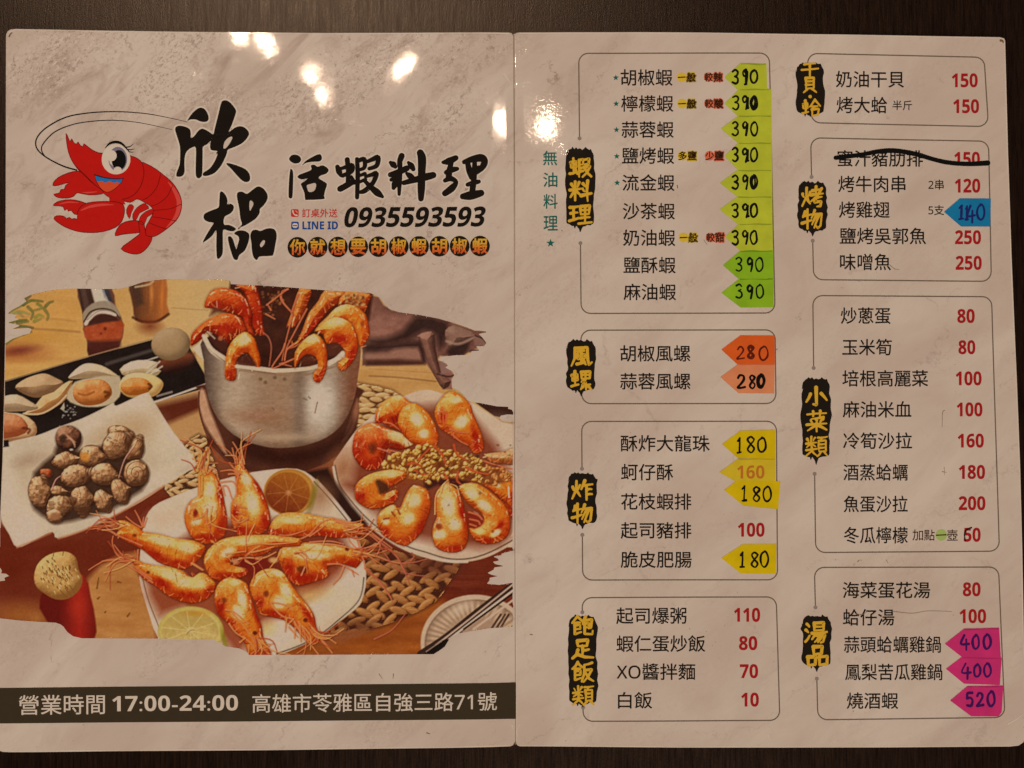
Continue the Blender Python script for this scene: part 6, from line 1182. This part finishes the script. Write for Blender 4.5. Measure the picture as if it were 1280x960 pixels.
for body, x0, x1, yc in (('80', 1203.6, 1225.4, 736.6), ('100', 1199.6, 1232.4, 770.2)): price(s8, body, x0, x1, yc)
# ------------------------------------------------------------------ arrow flags with handwritten prices, each stuck over a printed price
DIG = {'0': [[(.55, .02), (.2, .2), (.1, .55), (.25, .9), (.55, .98), (.85, .75), (.9, .4), (.72, .08), (.5, .02)]], '1': [[(.5, .02), (.47, .5), (.44, 1)], [(.25, .2), (.5, .02)], [(.22, 1), (.66, .98)]],
       '2': [[(.15, .25), (.35, .03), (.75, .1), (.8, .35), (.45, .7), (.1, .97), (.5, .96), (.92, .92)]], '3': [[(.12, .12), (.5, .0), (.82, .15), (.72, .38), (.42, .47)], [(.42, .47), (.82, .6), (.85, .84), (.5, 1), (.12, .9)]],
       '4': [[(.45, .02), (.1, .62), (.92, .6)], [(.66, .3), (.64, 1.02)]], '5': [[(.82, .03), (.25, .06), (.2, .42)], [(.2, .42), (.6, .38), (.86, .62), (.66, .95), (.15, .96)]],
       '8': [[(.8, .16), (.5, .02), (.2, .18), (.45, .46), (.8, .72), (.55, .98), (.18, .8), (.45, .5), (.78, .24), (.72, .1)]], '9': [[(.82, .2), (.5, .03), (.2, .22), (.35, .48), (.72, .38), (.84, .14), (.8, .6), (.66, 1)]], '7': [[(.1, .08), (.85, .06), (.45, 1)]]}
_hr = np.random.RandomState(4)
def handwrite(b, items, lay, m, w):
    z = lay
    for ch, x0, x1, y0, y1 in items:
        j = _hr.randn(2) * .25
        for st in DIG[ch]:
            p = [(x0 + (x1 - x0) * u + j[0] + _hr.randn() * .18, y0 + (y1 - y0) * v + j[1] + _hr.randn() * .18, w * 1.45 * (1 + .14 * _hr.randn())) for u, v in st]
            b.ribbon(p, m, z, sm=5, grow=4e-8); z += 6e-6
FLAGM = {'lime': flag_material('lime_flag_film', (168, 166, 42)), 'green': flag_material('green_flag_film', (126, 156, 28)), 'orange': flag_material('orange_flag_film', (200, 80, 28)), 'peach': flag_material('peach_flag_film', (206, 116, 74)),
         'yellow': flag_material('yellow_flag_film', (192, 156, 10)), 'pale': flag_material('pale_yellow_flag_film', (190, 156, 34)), 'blue': flag_material('blue_flag_film', (22, 104, 138)), 'pink': flag_material('magenta_flag_film', (184, 42, 92))}
FLAGLAP = {'lime': ink('lime_lap', (134, 136, 34)), 'green': ink('green_lap', (96, 124, 20)), 'pale': ink('yellow_lap', (168, 136, 22)), 'pink': ink('pink_lap', (158, 34, 78)), 'peach': ink('peach_lap', (184, 92, 56))}
PENBLUE = ink('pen_navy', (26, 30, 84)); PENPURPLE = ink('pen_purple', (58, 16, 72)); FADEDRED = ink('faded_price', (172, 96, 30)); GHOST = ink('ghost_price', (150, 110, 18)); OLDGREEN = ink('overwritten_green', (92, 104, 24))
def flag(mat, pts, label, digits, pen, w, z, ghost=None, rounded=False, tag_pts=None):
    """die-cut film: tip, shoulders, square end; z = how high it lies in its overlapping column"""
    P0 = np.array(pts, float); b = Build(); n = len(P0); out = []
    for i in range(n):
        p, q, r = P0[i - 1], P0[i], P0[(i + 1) % n]; k = .8
        u = (p - q) / np.linalg.norm(p - q); v = (r - q) / np.linalg.norm(r - q); out += [tuple(q + u * k), tuple(q * .6 + (q + u * k) * .2 + (q + v * k) * .2), tuple(q + v * k)]
    b.fill(out, FLAGM[mat], z)
    if mat in FLAGLAP:      # film over film reads darker along the lapped top edge
        (ax, ay), (bx, by) = P0[1], P0[2]; b.ribbon([(ax - .5 + (bx - ax) * t, ay + .9 + (by - ay) * t + .25 * math.sin(t * 9 + ax), 1.6 + .5 * math.sin(t * 7 + ay)) for t in np.linspace(.04, .97, 8)], FLAGLAP[mat], z + 6e-6, sm=0, grow=0)
    d = np.array(out); m = len(d); base = len(b.v); b.v += list(P(d[:, 0], d[:, 1], z)) + list(P(d[:, 0], d[:, 1], z - 5e-5)); k = b.mi(FLAGM[mat])
    for i in range(m): j = (i + 1) % m; b.f.append([base + i, base + j, base + m + j, base + m + i]); b.fm.append(k)
    o = b.make('price_flag'); tag(o, label, 'price flag', 'arrow price flags stuck over the printed prices')
    if ghost: t = Build(); t.text(*ghost[:1], ghost[5], z + 8e-6, *ghost[1:4], h=ghost[4]); t.make('covered_price', o)
    if digits: t = Build(); handwrite(t, digits, z + 1.6e-5, pen, w); t.make('handwritten_price', o)
    return o
rows = [('lime', [(905.6, 97), (925.5, 79.2), (958, 80), (958.8, 112.4), (922, 112.6)], 96.3, '胡椒蝦', 'topmost of the green column'),
        ('lime', [(905.6, 129.6), (924, 111.6), (964, 111.2), (964.4, 146), (922.6, 145.8)], 128.6, '檸檬蝦', None),
        ('lime', [(901.2, 161), (923, 144.8), (964.4, 144.4), (964.6, 179.6), (922.6, 179.4)], 161, '蒜蓉蝦', None),
        ('lime', [(905.6, 195.2), (923, 178.6), (964.6, 178.4), (965, 213.4), (922.8, 213.2)], 193.6, '鹽烤蝦', None),
        ('lime', [(899.6, 228.8), (922, 212.6), (965, 212.4), (965.2, 246.6), (922, 246.4)], 227.6, '流金蝦', None),
        ('lime', [(899.4, 261.6), (922, 245.8), (965.2, 245.6), (965.4, 280.6), (922, 280.2)], 263, '沙茶蝦', None),
        ('lime', [(906, 296.2), (924, 279.6), (965.6, 279.4), (966, 313.6), (925.5, 313.6)], 296.6, '奶油蝦', None),
        ('green', [(903.6, 331.6), (925.5, 313.2), (966.6, 313), (966.8, 348.6), (923, 348.4)], 330.6, '鹽酥蝦', 'first of the two darker green ones'),
        ('green', [(901.8, 366), (924.5, 348), (966.9, 347.8), (967, 384), (925.5, 384.2)], 364.4, '麻油蝦', 'bottom of the green column')]
for i, (mat, pts, y, dishname, extra) in enumerate(rows):
    x = 914.5 if i < 7 else 919.5; h = 8.6; w3 = 1.75 if i < 7 else 1.6
    dg = [('3', x, x + 9, y - h, y + h)]
    if i == 0: dg += [('9', x + 12.4, x + 21, y - h, y + h), ('1', x + 15, x + 20, y - h - 1, y + h + 1), ('0', x + 22.5, x + 33, y - h + 1, y + h)]
    elif i < 7: dg += [('9', x + 12, x + 21, y - h, y + h), ('1', x + 17.5, x + 22.5, y - h + 3, y + h - 1)][:1 + i % 2] + [('0', x + 22.5, x + 32.6, y - h, y + h)] + [('0', x + 24.4, x + 29.4, y - h + 2, y + h - 2)] * (i % 3 == 1)
    else: dg += [('9', x + 12.5, x + 22, y - h, y + h), ('9', x + 13.4, x + 22.6, y - h + .6, y + h), ('0', x + 24.5, x + 35.5, y - h, y + h)]
    col = 'lime green' if mat == 'lime' else 'dark green'
    lab = '%s arrow flag handwritten 390 beside %s' % (col, dishname) + (', ' + extra if extra else '')
    flag(mat, pts, lab, dg, PEN, w3, L4 + (8 - i) * 4e-6)
flag('orange', [(901.6, 437), (925.5, 419.2), (968, 419.4), (968.4, 455.2), (921.6, 455.4)], 'deep orange arrow flag handwritten 280 beside 胡椒風螺', [('2', 921, 931, 433, 449), ('8', 932.5, 944.5, 432, 449), ('8', 934, 942, 434, 447), ('0', 948, 961, 433, 450.5)], ink('pen_dark_red', (84, 24, 14)), 1.6, L4 + 1e-5)
flag('peach', [(900.4, 471.4), (923, 454.8), (968.4, 454.6), (967.6, 491.6), (923, 491.4)], 'faded peach arrow flag handwritten 280 beside 蒜蓉風螺', [('2', 921, 932, 468.5, 485), ('8', 935, 945, 469, 486), ('0', 945, 957, 468, 484.5), ('0', 947, 955, 470, 483)], PEN, 2.0, L4)
flag('yellow', [(902.4, 555.2), (925.5, 538.2), (969, 537.4), (969.2, 573.4), (922, 572.4)], 'yellow arrow flag handwritten 180 beside 酥炸大龍珠', [('1', 920, 930, 547.5, 566), ('8', 932, 945, 546, 566.5), ('0', 945.8, 958.5, 547, 565.5)], PEN, 1.6, L4 + 1.4e-5)
o = flag('pale', [(899, 590.4), (922.6, 573.2), (969.2, 572.8), (969.4, 607), (925, 605)], 'pale yellow see-through arrow flag with printed 160 beside 蚵仔酥', None, PEN, 1, L4 + 4e-6, ('160', 921.4, 955.4, 590, 16.6, FADEDRED))
flag('yellow', [(905, 612.6), (921, 600.8), (975.6, 601.6), (972.6, 636.6), (929.4, 632)], 'crooked yellow arrow flag handwritten 180 beside 花枝蝦排', [('1', 925, 936.5, 607, 626), ('8', 939, 951, 608.5, 627), ('0', 953, 965, 608, 627)], PEN, 1.7, L4 + 1.4e-5)
flag('yellow', [(901.6, 697.6), (928, 680.2), (970.4, 680), (970, 717), (925.6, 716.6)], 'yellow arrow flag handwritten 180 beside 脆皮肥腸', [('1', 923.5, 933, 690.5, 709), ('8', 937, 949, 690, 709.5), ('0', 949.5, 961, 689, 709)], PEN, 1.7, L4)
flag('blue', [(1180, 264.8), (1199.6, 248), (1238.4, 248.2), (1237.6, 283.2), (1201, 283)], 'blue arrow flag handwritten 140 beside 烤雞翅', [('1', 1196, 1207, 257, 274), ('1', 1206, 1212, 258, 275), ('4', 1207.5, 1219, 257, 278), ('0', 1220.5, 1231.5, 255.5, 275)], PENBLUE, 1.9, L4)
flag('pink', [(1181, 804.6), (1205, 785.8), (1248.8, 784.6), (1251, 822.4), (1202, 821)], 'magenta arrow flag handwritten 400 beside 蒜頭蛤蠣雞鍋', [('4', 1199.5, 1211.5, 793, 811.5), ('0', 1215, 1225, 793.5, 811), ('0', 1228.5, 1239, 793, 811.5)], PENPURPLE, 2.0, L4 + 1.4e-5)
flag('pink', [(1182.4, 836), (1202, 821.2), (1252, 822), (1249.8, 856.2), (1205, 854.6)], 'magenta arrow flag handwritten 400 beside 鳳梨苦瓜雞鍋', [('4', 1201, 1214, 829, 848.5), ('0', 1216.5, 1226.5, 830, 846), ('0', 1229, 1239, 829, 846.5)], PENPURPLE, 1.9, L4)
flag('pink', [(1187.6, 875.6), (1209.4, 857.4), (1254, 857), (1252, 890), (1248, 895.4), (1213.8, 895.2)], 'magenta arrow flag handwritten 520 beside 燒酒蝦', [('5', 1207, 1217, 866, 883), ('2', 1220, 1229.5, 865.5, 882.5), ('0', 1233.5, 1244, 864, 883)], PENPURPLE, 2.3, L4)
